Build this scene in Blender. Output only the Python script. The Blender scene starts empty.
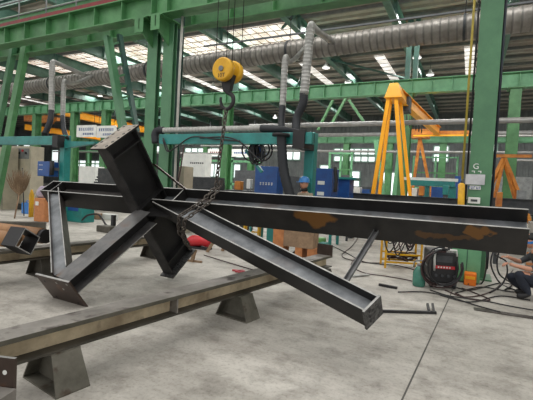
import bpy, bmesh, math, random
from mathutils import Vector, Matrix
random.seed(7)
S = bpy.context.scene
COL = S.collection
V = Vector
PI = math.pi
# ------------------------------------------------------------------ camera geometry
FPX = 400.0; EYE = 1.6
roll, pitch, yaw = math.radians(3.0), math.radians(-2.1), math.radians(27)
F0 = V((-math.sin(yaw), math.cos(yaw), 0)); R0 = V((math.cos(yaw), math.sin(yaw), 0)); U0 = V((0, 0, 1))
CF = F0*math.cos(pitch)+U0*math.sin(pitch); U1 = U0*math.cos(pitch)-F0*math.sin(pitch)
CU = U1*math.cos(roll)-R0*math.sin(roll); CR = R0*math.cos(roll)+U1*math.sin(roll)
C0 = V((0, 0, EYE))
def ray(x, y): return CR*(x-266.5)-CU*(y-200)+CF*FPX
def G(x, y, z=0.0):                       # point of the horizontal plane z seen at a pixel
    r = ray(x, y); return C0+r*((z-EYE)/r.z)
def P(x, y, Y):                           # point of the vertical plane at distance Y
    r = ray(x, y); return C0+r*(Y/r.y)
cam = bpy.data.cameras.new('camera'); co = bpy.data.objects.new('camera', cam); COL.objects.link(co)
cam.sensor_width = 36; cam.sensor_fit = 'HORIZONTAL'; cam.lens = 36*FPX/533; cam.clip_end = 300; cam.clip_start = .05
M = Matrix.Identity(4)
for i in range(3): M[i][0], M[i][1], M[i][2], M[i][3] = CR[i], CU[i], -CF[i], C0[i]
co.matrix_world = M; S.camera = co
# ------------------------------------------------------------------ materials
def mat(name, c, rough=.6, metal=0., c2=None, scale=4., bump=0., emit=None, estr=0., detail=5., contrast=(.35, .65), spec=.5, stretch=None, alpha=None):
    m = bpy.data.materials.new(name); m.use_nodes = True; nt = m.node_tree; b = nt.nodes['Principled BSDF']
    b.inputs['Roughness'].default_value = rough; b.inputs['Metallic'].default_value = metal
    b.inputs['Specular IOR Level'].default_value = spec
    b.inputs['Base Color'].default_value = (*c, 1)
    if c2 is None: c2 = tuple(v*.72 for v in c)
    tc = nt.nodes.new('ShaderNodeTexCoord'); n = nt.nodes.new('ShaderNodeTexNoise')
    mp = nt.nodes.new('ShaderNodeMapping')
    if stretch: mp.inputs['Scale'].default_value = stretch
    nt.links.new(tc.outputs['Object'], mp.inputs['Vector']); nt.links.new(mp.outputs['Vector'], n.inputs['Vector'])
    n.inputs['Scale'].default_value = scale; n.inputs['Detail'].default_value = detail; n.inputs['Roughness'].default_value = .65
    cr = nt.nodes.new('ShaderNodeValToRGB'); cr.color_ramp.elements[0].position = contrast[0]; cr.color_ramp.elements[1].position = contrast[1]
    cr.color_ramp.elements[0].color = (*c2, 1); cr.color_ramp.elements[1].color = (*c, 1)
    nt.links.new(n.outputs['Fac'], cr.inputs['Fac']); nt.links.new(cr.outputs['Color'], b.inputs['Base Color'])
    if bump:
        bp = nt.nodes.new('ShaderNodeBump'); bp.inputs['Strength'].default_value = bump; bp.inputs['Distance'].default_value = .02
        nt.links.new(n.outputs['Fac'], bp.inputs['Height']); nt.links.new(bp.outputs['Normal'], b.inputs['Normal'])
    if emit:
        b.inputs['Emission Color'].default_value = (*emit, 1); b.inputs['Emission Strength'].default_value = estr
    return m
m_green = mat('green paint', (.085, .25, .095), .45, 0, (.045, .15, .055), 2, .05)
m_gcol = mat('grey green paint', (.075, .205, .10), .42, 0, (.055, .16, .08), 2.5, .03)
m_dgreen = mat('dark green paint', (.035, .10, .075), .5, 0, (.02, .06, .05), 3)
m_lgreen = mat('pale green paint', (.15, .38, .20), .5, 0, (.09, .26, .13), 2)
m_teal = mat('teal paint', (.02, .225, .205), .4, 0, (.015, .15, .14), 3)
m_yel = mat('yellow paint', (.75, .42, .01), .4, 0, (.55, .28, .01), 5)
m_org = mat('orange yellow paint', (1.0, .45, .01), .4, 0, (.95, .40, .01), 2)
m_dorg = mat('rust orange paint', (.62, .25, .035), .5, 0, (.35, .1, .02), 3)
m_red = mat('red paint', (.22, .014, .018), .5, 0, (.11, .01, .012), 6)
m_bred = mat('bright red plastic', (.6, .02, .03), .4)
m_blue = mat('blue paint', (.01, .075, .27), .4, 0, (.01, .05, .2), 4)
m_lblue = mat('bright blue plastic', (.02, .2, .6), .35)
m_cream = mat('cream painted sheet', (.50, .45, .34), .5, 0, (.40, .36, .28), 3)
m_white = mat('white sheet', (.72, .73, .70), .5, 0, (.6, .62, .6), 3)
m_grey = mat('grey sheet', (.22, .23, .23), .6, 0, (.13, .14, .14), 4)
m_dgrey = mat('dark grey steel sheet', (.075, .08, .085), .55, .3, (.04, .045, .05), 4)
m_black = mat('black rubber', (.012, .012, .014), .55)
m_hose = mat('black duct hose', (.010, .013, .018), .6)
m_galv = mat('galvanised spiral duct', (.42, .42, .40), .45, .35, (.27, .27, .26), 5)
m_bigduct = mat('weathered galvanised duct', (.33, .31, .285), .42, .35, (.17, .155, .14), 2.2)
m_brown = mat('orange brown primed pipe', (.36, .19, .08), .5, 0, (.22, .11, .05), 4)
m_wood = mat('brown wooden board', (.30, .20, .12), .7, 0, (.2, .13, .08), 8)
m_owood = mat('orange wooden board', (.50, .20, .07), .7, 0, (.36, .14, .05), 8)
m_card = mat('scuffed grey card', (.35, .33, .3), .8)
m_twig = mat('dry bamboo twigs', (.30, .21, .13), .9, 0, (.18, .12, .07), 20)
m_cable = mat('dark red brown cable sheath', (.045, .018, .018), .5)
m_glass = mat('green bottle paint', (.07, .24, .18), .2, 0, (.04, .16, .12), 6)
m_chain = mat('dull steel chain', (.12, .105, .09), .4, .7, (.06, .05, .045), 20)
m_rod = mat('dark steel bar', (.03, .03, .032), .5, .4)
# rolled steel with mill scale; rust patches where the photo shows them
def steel(name, dark, light, rust=None, rough=.42, metal=.55, scale=3., rscale=1.2, rt=(.6, .66)):
    m = mat(name, light, rough, metal, dark, scale, .06, stretch=(1, 1, 1))
    if rust:
        nt = m.node_tree; b = nt.nodes['Principled BSDF']; cr = [n for n in nt.nodes if n.type == 'VALTORGB'][0]
        tc = [n for n in nt.nodes if n.type == 'TEX_COORD'][0]
        n2 = nt.nodes.new('ShaderNodeTexNoise'); n2.inputs['Scale'].default_value = rscale; n2.inputs['Detail'].default_value = 4
        nt.links.new(tc.outputs['Object'], n2.inputs['Vector'])
        r2 = nt.nodes.new('ShaderNodeValToRGB'); r2.color_ramp.elements[0].position = rt[0]; r2.color_ramp.elements[1].position = rt[1]
        nt.links.new(n2.outputs['Fac'], r2.inputs['Fac'])
        mx = nt.nodes.new('ShaderNodeMix'); mx.data_type = 'RGBA'
        nt.links.new(r2.outputs['Color'], mx.inputs[0]); nt.links.new(cr.outputs['Color'], mx.inputs[6]); mx.inputs[7].default_value = (*rust, 1)
        nt.links.new(mx.outputs[2], b.inputs['Base Color'])
    return m
m_steel = steel('mill scale steel', (.007, .007, .0075), (.017, .016, .016), rough=.5, metal=.2)
m_web = steel('mill scale web with skylit tone', (.09, .095, .10), (.19, .195, .20), rough=.45, metal=.3)  # paler than the flange steel: brightness from facing the skylights put into the colour
m_webb = steel('blue grey web with skylit tone', (.10, .11, .12), (.23, .245, .26), (.15, .10, .075), rough=.45, metal=.3, rscale=1.6, rt=(.55, .75))  # skylight brightness mixed into this web colour too, with rust over it
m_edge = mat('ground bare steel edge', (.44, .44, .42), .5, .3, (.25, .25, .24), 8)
m_flat = steel('brushed and lit flange face', (.09, .088, .088), (.19, .19, .19), (.13, .09, .07), rough=.4, rscale=3, rt=(.55, .7))  # pale tone also gives the left brace's lower flange its lit look
m_plate = steel('brownish end plate', (.045, .032, .026), (.085, .06, .05), (.12, .07, .05), rscale=4)
m_plate2 = steel('speckled end plate', (.02, .02, .022), (.15, .15, .15), rough=.5, scale=28)
m_platetop = mat('pale dusty end plate face', (.36, .32, .27), .6, .2, (.22, .19, .16), 9)
m_rail = steel('worn grey flange', (.15, .14, .125), (.31, .29, .265), (.07, .055, .05), rough=.6, metal=.3, scale=2.5, rscale=5, rt=(.58, .68))
m_railweb = steel('tan rusty web', (.30, .235, .15), (.70, .59, .40), (.05, .035, .025), rough=.7, metal=.0, scale=2, rscale=3.2, rt=(.58, .7))
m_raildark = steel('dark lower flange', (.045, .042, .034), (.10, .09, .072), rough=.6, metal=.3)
m_olive = steel('olive shade band on flange edge', (.07, .068, .05), (.13, .12, .095), rough=.6, metal=.2)  # dark olive paints the shaded band below the top flange onto its edges
m_block = steel('dusty grey steel block', (.10, .095, .075), (.18, .17, .14), (.07, .045, .03), rough=.6, metal=.3, scale=4, rscale=6, rt=(.6, .7))
# beam flange with two placed rust stains
def rust_flange():
    m = mat('near flange with rust stains', (.034, .032, .031), .5, .35, (.018, .018, .018), 3, .06)
    nt = m.node_tree; b = nt.nodes['Principled BSDF']; cr = [n for n in nt.nodes if n.type == 'VALTORGB'][0]
    tc = [n for n in nt.nodes if n.type == 'TEX_COORD'][0]
    nz = nt.nodes.new('ShaderNodeTexNoise'); nz.inputs['Scale'].default_value = 8; nz.inputs['Detail'].default_value = 6
    nt.links.new(tc.outputs['Object'], nz.inputs['Vector'])
    off = nt.nodes.new('ShaderNodeVectorMath'); off.operation = 'MULTIPLY_ADD'; off.inputs[1].default_value = (.28, 0, .2); off.inputs[2].default_value = (-.14, 0, -.10)
    nt.links.new(nz.outputs['Color'], off.inputs[0])
    ad = nt.nodes.new('ShaderNodeVectorMath'); ad.operation = 'ADD'; nt.links.new(tc.outputs['Object'], ad.inputs[0]); nt.links.new(off.outputs[0], ad.inputs[1])
    acc = None
    for cx, cz, rx, rz, s in ((-2.10, -.05, .25, .10, 1), (-2.09, -.12, .16, .11, 1), (-.43, -.09, .08, .09, .9), (-.38, -.06, .10, .05, .9), (-.70, -.18, .25, .04, .4), (-.90, -.18, .06, .05, .45)):
        sb = nt.nodes.new('ShaderNodeVectorMath'); sb.operation = 'SUBTRACT'; sb.inputs[1].default_value = (cx, 0, cz); nt.links.new(ad.outputs[0], sb.inputs[0])
        sc = nt.nodes.new('ShaderNodeVectorMath'); sc.operation = 'MULTIPLY'; sc.inputs[1].default_value = (1/rx, 0, 1/rz); nt.links.new(sb.outputs[0], sc.inputs[0])
        ln = nt.nodes.new('ShaderNodeVectorMath'); ln.operation = 'LENGTH'; nt.links.new(sc.outputs[0], ln.inputs[0])
        mr = nt.nodes.new('ShaderNodeMapRange'); mr.inputs[1].default_value = 1.15; mr.inputs[2].default_value = .85; mr.inputs[4].default_value = s
        nt.links.new(ln.outputs['Value'], mr.inputs[0])
        if acc is None: acc = mr.outputs[0]
        else:
            mx = nt.nodes.new('ShaderNodeMath'); mx.operation = 'MAXIMUM'; nt.links.new(acc, mx.inputs[0]); nt.links.new(mr.outputs[0], mx.inputs[1]); acc = mx.outputs[0]
    mx = nt.nodes.new('ShaderNodeMix'); mx.data_type = 'RGBA'; nt.links.new(acc, mx.inputs[0]); nt.links.new(cr.outputs['Color'], mx.inputs[6]); mx.inputs[7].default_value = (.19, .088, .022, 1)
    nt.links.new(mx.outputs[2], b.inputs['Base Color']); return m
m_rflange = rust_flange()
# ------------------------------------------------------------------ mesh helper
class MB:
    def __init__(s): s.v = []; s.f = []; s.m = []; s.sm = []
    def add(s, vs, fs, mi=0, smooth=False):
        n = len(s.v); s.v += [V(p) for p in vs]
        for i, f in enumerate(fs):
            s.f.append([n+k for k in f]); s.m.append(mi if isinstance(mi, int) else mi[i]); s.sm.append(smooth)
        return s
    def box(s, a, b, mi=0, fr=None):      # min corner, max corner, optional frame (O,X,Y,Z); faces -x +x -y +y -z +z
        x0, y0, z0 = a; x1, y1, z1 = b
        vs = [V(p) for p in ((x0,y0,z0),(x1,y0,z0),(x1,y1,z0),(x0,y1,z0),(x0,y0,z1),(x1,y0,z1),(x1,y1,z1),(x0,y1,z1))]
        if fr: O, X, Y, Z = fr; vs = [O+X*p.x+Y*p.y+Z*p.z for p in vs]
        return s.add(vs, [(0,4,7,3),(1,2,6,5),(0,1,5,4),(3,7,6,2),(0,3,2,1),(4,5,6,7)], mi)
    def hexa(s, lo, hi, mi=0):            # two quads, each four points
        return s.add(list(lo)+list(hi), [(3,2,1,0),(4,5,6,7),(0,1,5,4),(1,2,6,5),(2,3,7,6),(3,0,4,7)], mi)
    def tube(s, pts, r, n=8, mi=0, cap=True, smooth=True):
        pts = [V(p) for p in pts]; k = len(pts); rs = r if isinstance(r, (list, tuple)) else [r]*k
        t0 = (pts[1]-pts[0]).normalized(); up = V((0,0,1)) if abs(t0.z) < .9 else V((1,0,0)); a = t0.cross(up).normalized(); vs = []
        for i, p in enumerate(pts):
            t = (pts[min(i+1,k-1)]-pts[max(i-1,0)]).normalized(); a = (a-t*a.dot(t)).normalized(); b = t.cross(a)
            for j in range(n):
                q = 2*PI*j/n; vs.append(p+(a*math.cos(q)+b*math.sin(q))*rs[i])
        fs = [(i*n+j, i*n+(j+1)%n, (i+1)*n+(j+1)%n, (i+1)*n+j) for i in range(k-1) for j in range(n)]
        s.add(vs, fs, mi, smooth)
        if cap: s.f.append([len(s.v)-k*n+j for j in range(n)][::-1]); s.m.append(mi); s.sm.append(False); s.f.append([len(s.v)-n+j for j in range(n)]); s.m.append(mi); s.sm.append(False)
        return s
    def bar(s, a, b, w, h, mi=0, up=None):
        a = V(a); b = V(b); t = (b-a).normalized(); u = V(up) if up else (V((0,0,1)) if abs(t.z) < .95 else V((0,1,0)))
        x = t.cross(u).normalized(); z = x.cross(t); return s.box((-w/2, 0, -h/2), (w/2, (b-a).length, h/2), mi, (a, x, t, z))
    def build(s, name, mats, parent=None, origin=None, frame=None, bevel=0):
        if not isinstance(mats, (list, tuple)): mats = [mats]
        me = bpy.data.meshes.new(name); O = V(origin) if origin is not None else V((0,0,0))
        if frame: R = Matrix((frame[0], frame[1], frame[2])); vs = [R@(p-O) for p in s.v]
        else: vs = [p-O for p in s.v]
        me.from_pydata(vs, [], s.f)
        for m in mats: me.materials.append(m)
        for p, mi, sm in zip(me.polygons, s.m, s.sm): p.material_index = mi; p.use_smooth = sm
        bm = bmesh.new(); bm.from_mesh(me); bmesh.ops.recalc_face_normals(bm, faces=bm.faces); bm.to_mesh(me); bm.free()
        o = bpy.data.objects.new(name, me); COL.objects.link(o)
        W = Matrix.Translation(O)
        if frame: W = W @ Matrix((frame[0], frame[1], frame[2])).transposed().to_4x4()
        if parent is not None: o.parent = parent; W = MW[parent.name].inverted() @ W
        o.matrix_basis = W; MW[o.name] = (MW[parent.name] @ W) if parent is not None else W
        if bevel:
            b = o.modifiers.new('bevel', 'BEVEL'); b.width = bevel; b.segments = 2; b.limit_method = 'ANGLE'
        return o
MW = {}
def tag(o, label, cat, group=None, kind=None):
    o['label'] = label; o['category'] = cat
    if group: o['group'] = group
    if kind: o['kind'] = kind
    return o
def struct(o): o['kind'] = 'structure'; return o
def thing(name, loc, label, cat, group=None):
    o = bpy.data.objects.new(name, None); COL.objects.link(o); o.location = V(loc); o.empty_display_size = .1
    MW[o.name] = Matrix.Translation(V(loc)); return tag(o, label, cat, group)
def copy_tree(o, parent=None, root=True):
    c = o.copy(); COL.objects.link(c)
    if parent is not None: c.parent = parent
    for ch in [x for x in o.children]: copy_tree(ch, c, False)
    return c
def curve(pts, n=8):                      # Catmull-Rom
    pts = [V(p) for p in pts]; q = [pts[0]*2-pts[1]]+pts+[pts[-1]*2-pts[-2]]; out = []
    for i in range(1, len(q)-2):
        for k in range(n):
            t = k/n; a, b, c, d = q[i-1:i+3]
            out.append(.5*((2*b)+(c-a)*t+(2*a-5*b+4*c-d)*t*t+(3*b-a-3*c+d)*t**3))
    out.append(pts[-1]); return out
def text(body, size, O, X, Z, m, parent, name='lettering', ext=.001):
    cu = bpy.data.curves.new(name, 'FONT'); cu.body = body; cu.size = size; cu.extrude = ext; cu.align_x = 'CENTER'; cu.align_y = 'CENTER'; cu.resolution_u = 3
    t = bpy.data.objects.new('tmp', cu); COL.objects.link(t); bpy.context.view_layer.update()
    me = bpy.data.meshes.new_from_object(t.evaluated_get(bpy.context.evaluated_depsgraph_get())); bpy.data.objects.remove(t)
    me.materials.clear(); me.materials.append(m); me.name = name
    o = bpy.data.objects.new(name, me); COL.objects.link(o); X = V(X).normalized(); Z = V(Z).normalized(); Y = X.cross(Z)
    W = Matrix.Identity(4)
    for i in range(3): W[i][0], W[i][1], W[i][2], W[i][3] = X[i], Z[i], Y[i], O[i]
    if parent is not None: o.parent = parent; W = MW[parent.name].inverted() @ W
    o.matrix_basis = W; return o
EX, EY, EZ = V((1,0,0)), V((0,1,0)), V((0,0,1))
# ------------------------------------------------------------------ floor
def floor_mat():
    m = bpy.data.materials.new('worn concrete floor'); m.use_nodes = True; nt = m.node_tree; b = nt.nodes['Principled BSDF']; b.inputs['Roughness'].default_value = .62
    tc = nt.nodes.new('ShaderNodeTexCoord')
    def nz(s, d, st=None):
        n = nt.nodes.new('ShaderNodeTexNoise'); n.inputs['Scale'].default_value = s; n.inputs['Detail'].default_value = d; n.inputs['Roughness'].default_value = .68
        if st:
            mp = nt.nodes.new('ShaderNodeMapping'); mp.inputs['Scale'].default_value = st[0]; mp.inputs['Rotation'].default_value = (0, 0, st[1]); nt.links.new(tc.outputs['Object'], mp.inputs[0]); nt.links.new(mp.outputs[0], n.inputs['Vector'])
        else: nt.links.new(tc.outputs['Object'], n.inputs['Vector'])
        return n
    def ramp(n, p0, c0, p1, c1):
        r = nt.nodes.new('ShaderNodeValToRGB'); e = r.color_ramp.elements; e[0].position = p0; e[0].color = (*c0, 1); e[1].position = p1; e[1].color = (*c1, 1); nt.links.new(n.outputs['Fac'], r.inputs[0]); return r
    def mul(a, c, f=1):
        x = nt.nodes.new('ShaderNodeMix'); x.data_type = 'RGBA'; x.blend_type = 'MULTIPLY'; x.inputs[0].default_value = f; nt.links.new(a, x.inputs[6]); nt.links.new(c, x.inputs[7]); return x.outputs[2]
    a = ramp(nz(1.1, 8), .3, (.35, .33, .295), .7, (.61, .585, .53))
    c = ramp(nz(3.2, 12), .36, (.68, .67, .66), .52, (1, 1, 1))
    d = ramp(nz(30, 6), .28, (.66, .65, .63), .5, (1, 1, 1))
    e = ramp(nz(1.1, 7, ((.3, 1.8, 1), .5)), .36, (.74, .73, .72), .56, (1, 1, 1))
    o = mul(mul(mul(a.outputs[0], c.outputs[0]), d.outputs[0]), e.outputs[0])
    # pale scuffs
    g = ramp(nz(2.3, 9, ((1, 3, 1), -.6)), .62, (0, 0, 0), .72, (1, 1, 1))
    x = nt.nodes.new('ShaderNodeMix'); x.data_type = 'RGBA'; mm = nt.nodes.new('ShaderNodeMath'); mm.operation = 'MULTIPLY'; mm.inputs[1].default_value = .5
    nt.links.new(g.outputs[0], mm.inputs[0]); nt.links.new(mm.outputs[0], x.inputs[0]); nt.links.new(o, x.inputs[6]); x.inputs[7].default_value = (.56, .54, .50, 1)
    nt.links.new(x.outputs[2], b.inputs['Base Color'])
    bp = nt.nodes.new('ShaderNodeBump'); bp.inputs['Strength'].default_value = .25; bp.inputs['Distance'].default_value = .01
    n = nz(18, 8); nt.links.new(n.outputs['Fac'], bp.inputs['Height']); nt.links.new(bp.outputs[0], b.inputs['Normal']); return m
m_floor = floor_mat()
struct(MB().box((-75, -12, -.2), (22, 47, 0)).build('floor', m_floor))
m_joint = mat('dark joint filler', (.10, .095, .085), .8)
j = [G(402, 400), G(438, 322), G(457.5, 297)]; d_ = (j[1]-j[0]).normalized()
struct(MB().bar(j[0]-d_*1.5+EZ*.0005, j[0]+d_*5.6+EZ*.0005, .014, .003).build('trim_1', m_joint))
# ------------------------------------------------------------------ roof, skylights, far wall
ZR = 10.0
m_deck = mat('dusty corrugated roof sheet', (.40, .36, .32), .7, .0, (.26, .235, .21), 1.2)
def roof():
    b = MB(); Y = 8.0
    y = 8.0; vs = []; ny = int((46-8)/.5); nx = 2
    prof = []
    while y < 46:
        prof += [(y, 0), (y+.22, 0), (y+.28, .11), (y+.52, .11), (y+.58, 0)]; y += .6
    vs = []
    for (yy, dz) in prof: vs += [(-75, yy, ZR+dz), (22, yy, ZR+dz)]
    b.add(vs, [(2*i, 2*i+1, 2*i+3, 2*i+2) for i in range(len(prof)-1)])
    for yy in [9+1.55*i for i in range(24)]: b.box((-75, yy, ZR-.16), (22, yy+.07, ZR), 1)
    return b
struct(roof().build('ceiling', [m_deck, mat('grey purlin', (.16, .17, .16), .6)]))
m_sky = mat('daylit translucent skylight sheet', (.8, .8, .78), .6, emit=(1, .97, .92), estr=1.15)
def dirty(m, c1, c2, sc, stretch):
    nt = m.node_tree; b = nt.nodes['Principled BSDF']; tc = nt.nodes.new('ShaderNodeTexCoord'); mp = nt.nodes.new('ShaderNodeMapping'); mp.inputs['Scale'].default_value = stretch
    n = nt.nodes.new('ShaderNodeTexNoise'); n.inputs['Scale'].default_value = sc; n.inputs['Detail'].default_value = 4; r = nt.nodes.new('ShaderNodeValToRGB')
    r.color_ramp.elements[0].position = .38; r.color_ramp.elements[0].color = (*c1, 1); r.color_ramp.elements[1].position = .6; r.color_ramp.elements[1].color = (*c2, 1)
    nt.links.new(tc.outputs['Object'], mp.inputs[0]); nt.links.new(mp.outputs[0], n.inputs['Vector']); nt.links.new(n.outputs['Fac'], r.inputs[0]); nt.links.new(r.outputs[0], b.inputs['Emission Color'])
dirty(m_sky, (.55, .40, .30), (1, .93, .84), 2.2, (1, .7, 1))
m_skyb = mat('skylight glazing bar', (.10, .07, .05), .6)
m_sky2 = mat('ribbed translucent skylight strip', (.8, .8, .78), .6, emit=(1, .98, .95), estr=1.0)
dirty(m_sky2, (.55, .5, .44), (1, .97, .93), 2.5, (1, 1, 1))
wn = [0]
def skylight(x0, x1, y0, y1, m, nx, ny):
    wn[0] += 1
    b = MB().box((x0, y0, ZR-.20), (x1, y1, ZR-.17), 0)
    for i in range(1, nx): x = x0+(x1-x0)*i/nx; b.box((x-.012, y0, ZR-.22), (x+.012, y1, ZR-.2), 1)
    for i in range(0, ny+1): y = y0+(y1-y0)*i/ny; b.box((x0, y-.014, ZR-.225), (x1, y+.014, ZR-.2), 1)
    struct(b.build('window_%d' % wn[0], [m, m_skyb]))
s0_, s1_ = G(221, 34, ZR-.2), G(283, 21, ZR-.2)
for i in range(-7, 1):
    xr = s0_.x+4.45*i
    skylight(xr, xr+(s1_.x-s0_.x), 18.4, 21.4, m_sky, 8, 4)
for i in range(-7, 4):
    xc = -15.4+4.95*i; skylight(xc-.30, xc+.30, 24.8, 31.0, m_sky2, 1, 8)
skylight(1.2, 5.2, 14.6, 17.2, m_sky, 5, 3)
# rafters
def ibeam(b, a, c, w, h, tf=.02, tw=.014, up=(0,0,1), mi=0):
    a = V(a); c = V(c); t = (c-a).normalized(); x = t.cross(V(up)).normalized(); z = x.cross(t); L = (c-a).length; fr = (a, x, t, z)
    b.box((-w/2, 0, h/2-tf), (w/2, L, h/2), mi, fr); b.box((-w/2, 0, -h/2), (w/2, L, -h/2+tf), mi, fr); b.box((-tw/2, 0, -h/2), (tw/2, L, h/2), mi, fr); return b
# raf label positions
m_raf = mat('rafter paint', (.10, .20, .16), .45, 0, (.06, .13, .10), 2)
rafl = ['leftmost roof rafter, seen above the yellow bridge crane', 'roof rafter left of the ladder, far along the roof', 'roof rafter above the paired fume ducts', 'roof rafter behind the ladder and skylights',
        'roof rafter just left of the left steel column', 'roof rafter crossing between two skylights above the hook block', 'roof rafter right of the skylights, above the tall vertical duct', 'roof rafter dropping behind the big duct above the yellow gantry', 'roof rafter hidden partly by the large green column', 'roof rafter at the right edge of the photo']
for k, i in enumerate(range(-7, 3)):
    x = -7.95+4.48*i
    t = thing('roof_rafter', (x, 9, ZR-.3), 'dark green '+rafl[k], 'roof beam', 'roof rafters')
    ibeam(MB(), (x, 9, ZR-.55), (x, 44.5, ZR-.55), .30, .7).build('web_and_flanges', m_raf, t)
    for yy in range(10, 44, 4): MB().box((x-.13, yy, ZR-.87), (x+.13, yy+.012, ZR-.23)).build('stiffener', m_raf, t)
# roof bracing between the rafters
for k, (x0, y0, x1, y1, z, l) in enumerate(((-8.7, 22, -4.0, 29, 9.3, 'thin green diagonal roof brace behind the tall vertical duct'), (-4.0, 13, -8.7, 17.8, 9.3, 'thin green diagonal roof brace above the big duct'), (-13.3, 30, -8.7, 22, 9.3, 'thin green diagonal roof brace right of the hook block'))):
    tag(MB().bar((x0, y0, z), (x1, y1, z), .1, .1).build('roof_brace', m_dgreen, origin=(x0, y0, z)), l, 'brace', 'roof braces')
# high bay lamps
m_lamp = mat('lit lamp cover', (.9, .9, .9), .4, emit=(1, 1, .97), estr=2.0)
lampspots = [(213, 87, 'above the spiral duct, just right of the left column'), (197, 65, 'small, right of the left column under the big duct'), (417, 58, 'hanging below the rafter above the yellow gantry'), (430, 75, 'hanging right of the yellow gantry top, under the rafter'), (326, 68, 'right of the tall vertical duct'), (275, 118, 'low on the far roof behind the twin hoses'), (100, 96, 'behind the ladder'), (28, 97, 'at far left above the yellow bridge crane'), (348, 83, 'left of the yellow gantry top')]
proto = None
for (x, y, l) in lampspots:
    p = G(x, y, 8.9)
    t = thing('high_bay_lamp', p, 'round white high bay lamp '+l, 'lamp', 'high bay lamps')
    MB().tube([p, p+EZ*.03, p+EZ*.16, p+EZ*.34], [.24, .25, .12, .06], 12).build('lamp_shade', m_white, t)
    MB().tube([p-EZ*.02, p], [.2, .22], 12).build('lens', m_lamp, t)
    MB().tube([p+EZ*.34, V((p.x, p.y, ZR-.05))], .012, 5).build('suspension_rod', m_dgrey, t)
# far wall
m_wall = mat('grey corrugated wall sheet', (.155, .17, .17), .7, .1, (.10, .11, .11), 1)
b = MB(); prof = []
x = -75
while x < 22: prof += [(x, 0), (x+.2, 0), (x+.25, .05), (x+.45, .05)]; x += .5
vs = []
for xx, dy in prof: vs += [(xx, 45+dy, 0), (xx, 45+dy, ZR+.2)]
b.add(vs, [(2*i, 2*i+2, 2*i+3, 2*i+1) for i in range(len(prof)-1)])
struct(b.build('wall_far', m_wall))
struct(MB().box((-75.2, 8.2, 0), (-75, 45, ZR+.2)).build('wall_left', m_wall))
struct(MB().box((22, 8.2, 0), (22.2, 45, ZR+.2)).build('wall_right', m_wall))
m_win = mat('bright daylit window', (.8, .85, .85), .3, emit=(.93, 1, 1), estr=1.1)
m_frame = mat('pale green window frame', (.25, .4, .33), .5)
def window(x0, y0, x1, y1, nx=3, ny=2, pxs=True):
    a = P(x0, y0, 44.8); c = P(x1, y1, 44.8)
    wn[0] += 1; X0, X1, Z0, Z1 = a.x, c.x, min(a.z, c.z), max(a.z, c.z)
    if y1 > y0 and Z1-Z0 < .5: Z0 = Z1-.5
    b = MB().box((X0, 44.85, Z0), (X1, 44.9, Z1), 0)
    for i in range(nx+1): xx = X0+(X1-X0)*i/nx; b.box((xx-.07, 44.75, Z0), (xx+.07, 44.9, Z1), 1)
    for i in range(ny+1): zz = Z0+(Z1-Z0)*i/ny; b.box((X0, 44.75, zz-.06), (X1, 44.9, zz+.06), 1)
    struct(b.build('window_%d' % wn[0], [m_win, m_frame]))
for w in ((334, 148.5, 375, 155, 6, 1), (334, 156, 375, 162, 6, 1), (351, 171, 359, 190, 1, 2), (382, 172, 411, 197, 4, 1), (434, 146, 448, 162, 2, 2), (491, 144, 497, 153, 1, 1), (490, 174, 495, 197, 1, 2), (150, 146, 176, 152, 4, 1), (185, 148, 232, 157, 7, 2), (190, 163, 240, 178, 8, 1), (236, 150, 262, 158, 4, 1), (286, 150, 300, 160, 2, 1), (320, 165, 330, 178, 1, 1), (52, 150, 58, 172, 1, 2), (72, 160, 120, 168, 6, 1), (100, 140, 118, 148, 3, 1), (2, 142, 30, 148, 4, 1)): window(*w)
# ------------------------------------------------------------------ crane girders
def girder(name, label, Y, z0, z1, x0, x1, m, step, w=.4, stx=0., grp=None, red=False, yoff=.0):
    t = thing(name, (x0, Y, z0), label, 'girder', grp)
    b = MB(); b.box((x0, Y-w/2, z0), (x1, Y+w/2, z0+.03)); b.box((x0, Y-w/2, z1-.03), (x1, Y+w/2, z1)); b.box((x0, Y-.01, z0), (x1, Y+.01, z1)); b.build('web_and_flanges', m, t)
    x = x0+stx
    while x < x1: MB().box((x-.012, Y-w/2+.03, z0+.03), (x+.012, Y+w/2-.03, z1-.03)).build('stiffener', m, t); x += step
    if red: MB().box((x0, Y-w/2, z1+.001), (x1, Y-w/2+.12, z1+.11)).build('crane_rail', m_red, t)
    return t
g1 = girder('crane_girder', 'green crane runway girder with a red rail, nearest one along the top of the photo', 8.45, 6.02, 6.62, -24, -8.0, m_green, 1.12, .42, .3, red=True)
g1b = girder('crane_girder', 'green girder passing over the left column and out of the top of the photo', 8.45, 6.02, 6.9, -7.98, 2.5, m_green, 1.3, .42, .5)
g2 = girder('crane_girder', 'green girder lower and behind the nearest one, over the ladder', 9.75, 6.2, 6.85, -24, -8.7, m_green, 1.12, .4, .6)
g2b = girder('crane_girder', 'green girder behind the hoist ropes, right of the left column', 9.75, 6.2, 6.95, -8.6, 4.5, m_green, 1.35, .4, .9)
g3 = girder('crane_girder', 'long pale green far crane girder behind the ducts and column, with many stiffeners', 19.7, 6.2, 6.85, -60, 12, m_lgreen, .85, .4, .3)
g4 = girder('crane_girder', 'farthest green crane girder, low behind the yellow gantry', 34, P(440, 143, 34).z, P(440, 133.5, 34).z, -66, 16, m_lgreen, 1.6, .4)
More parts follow.
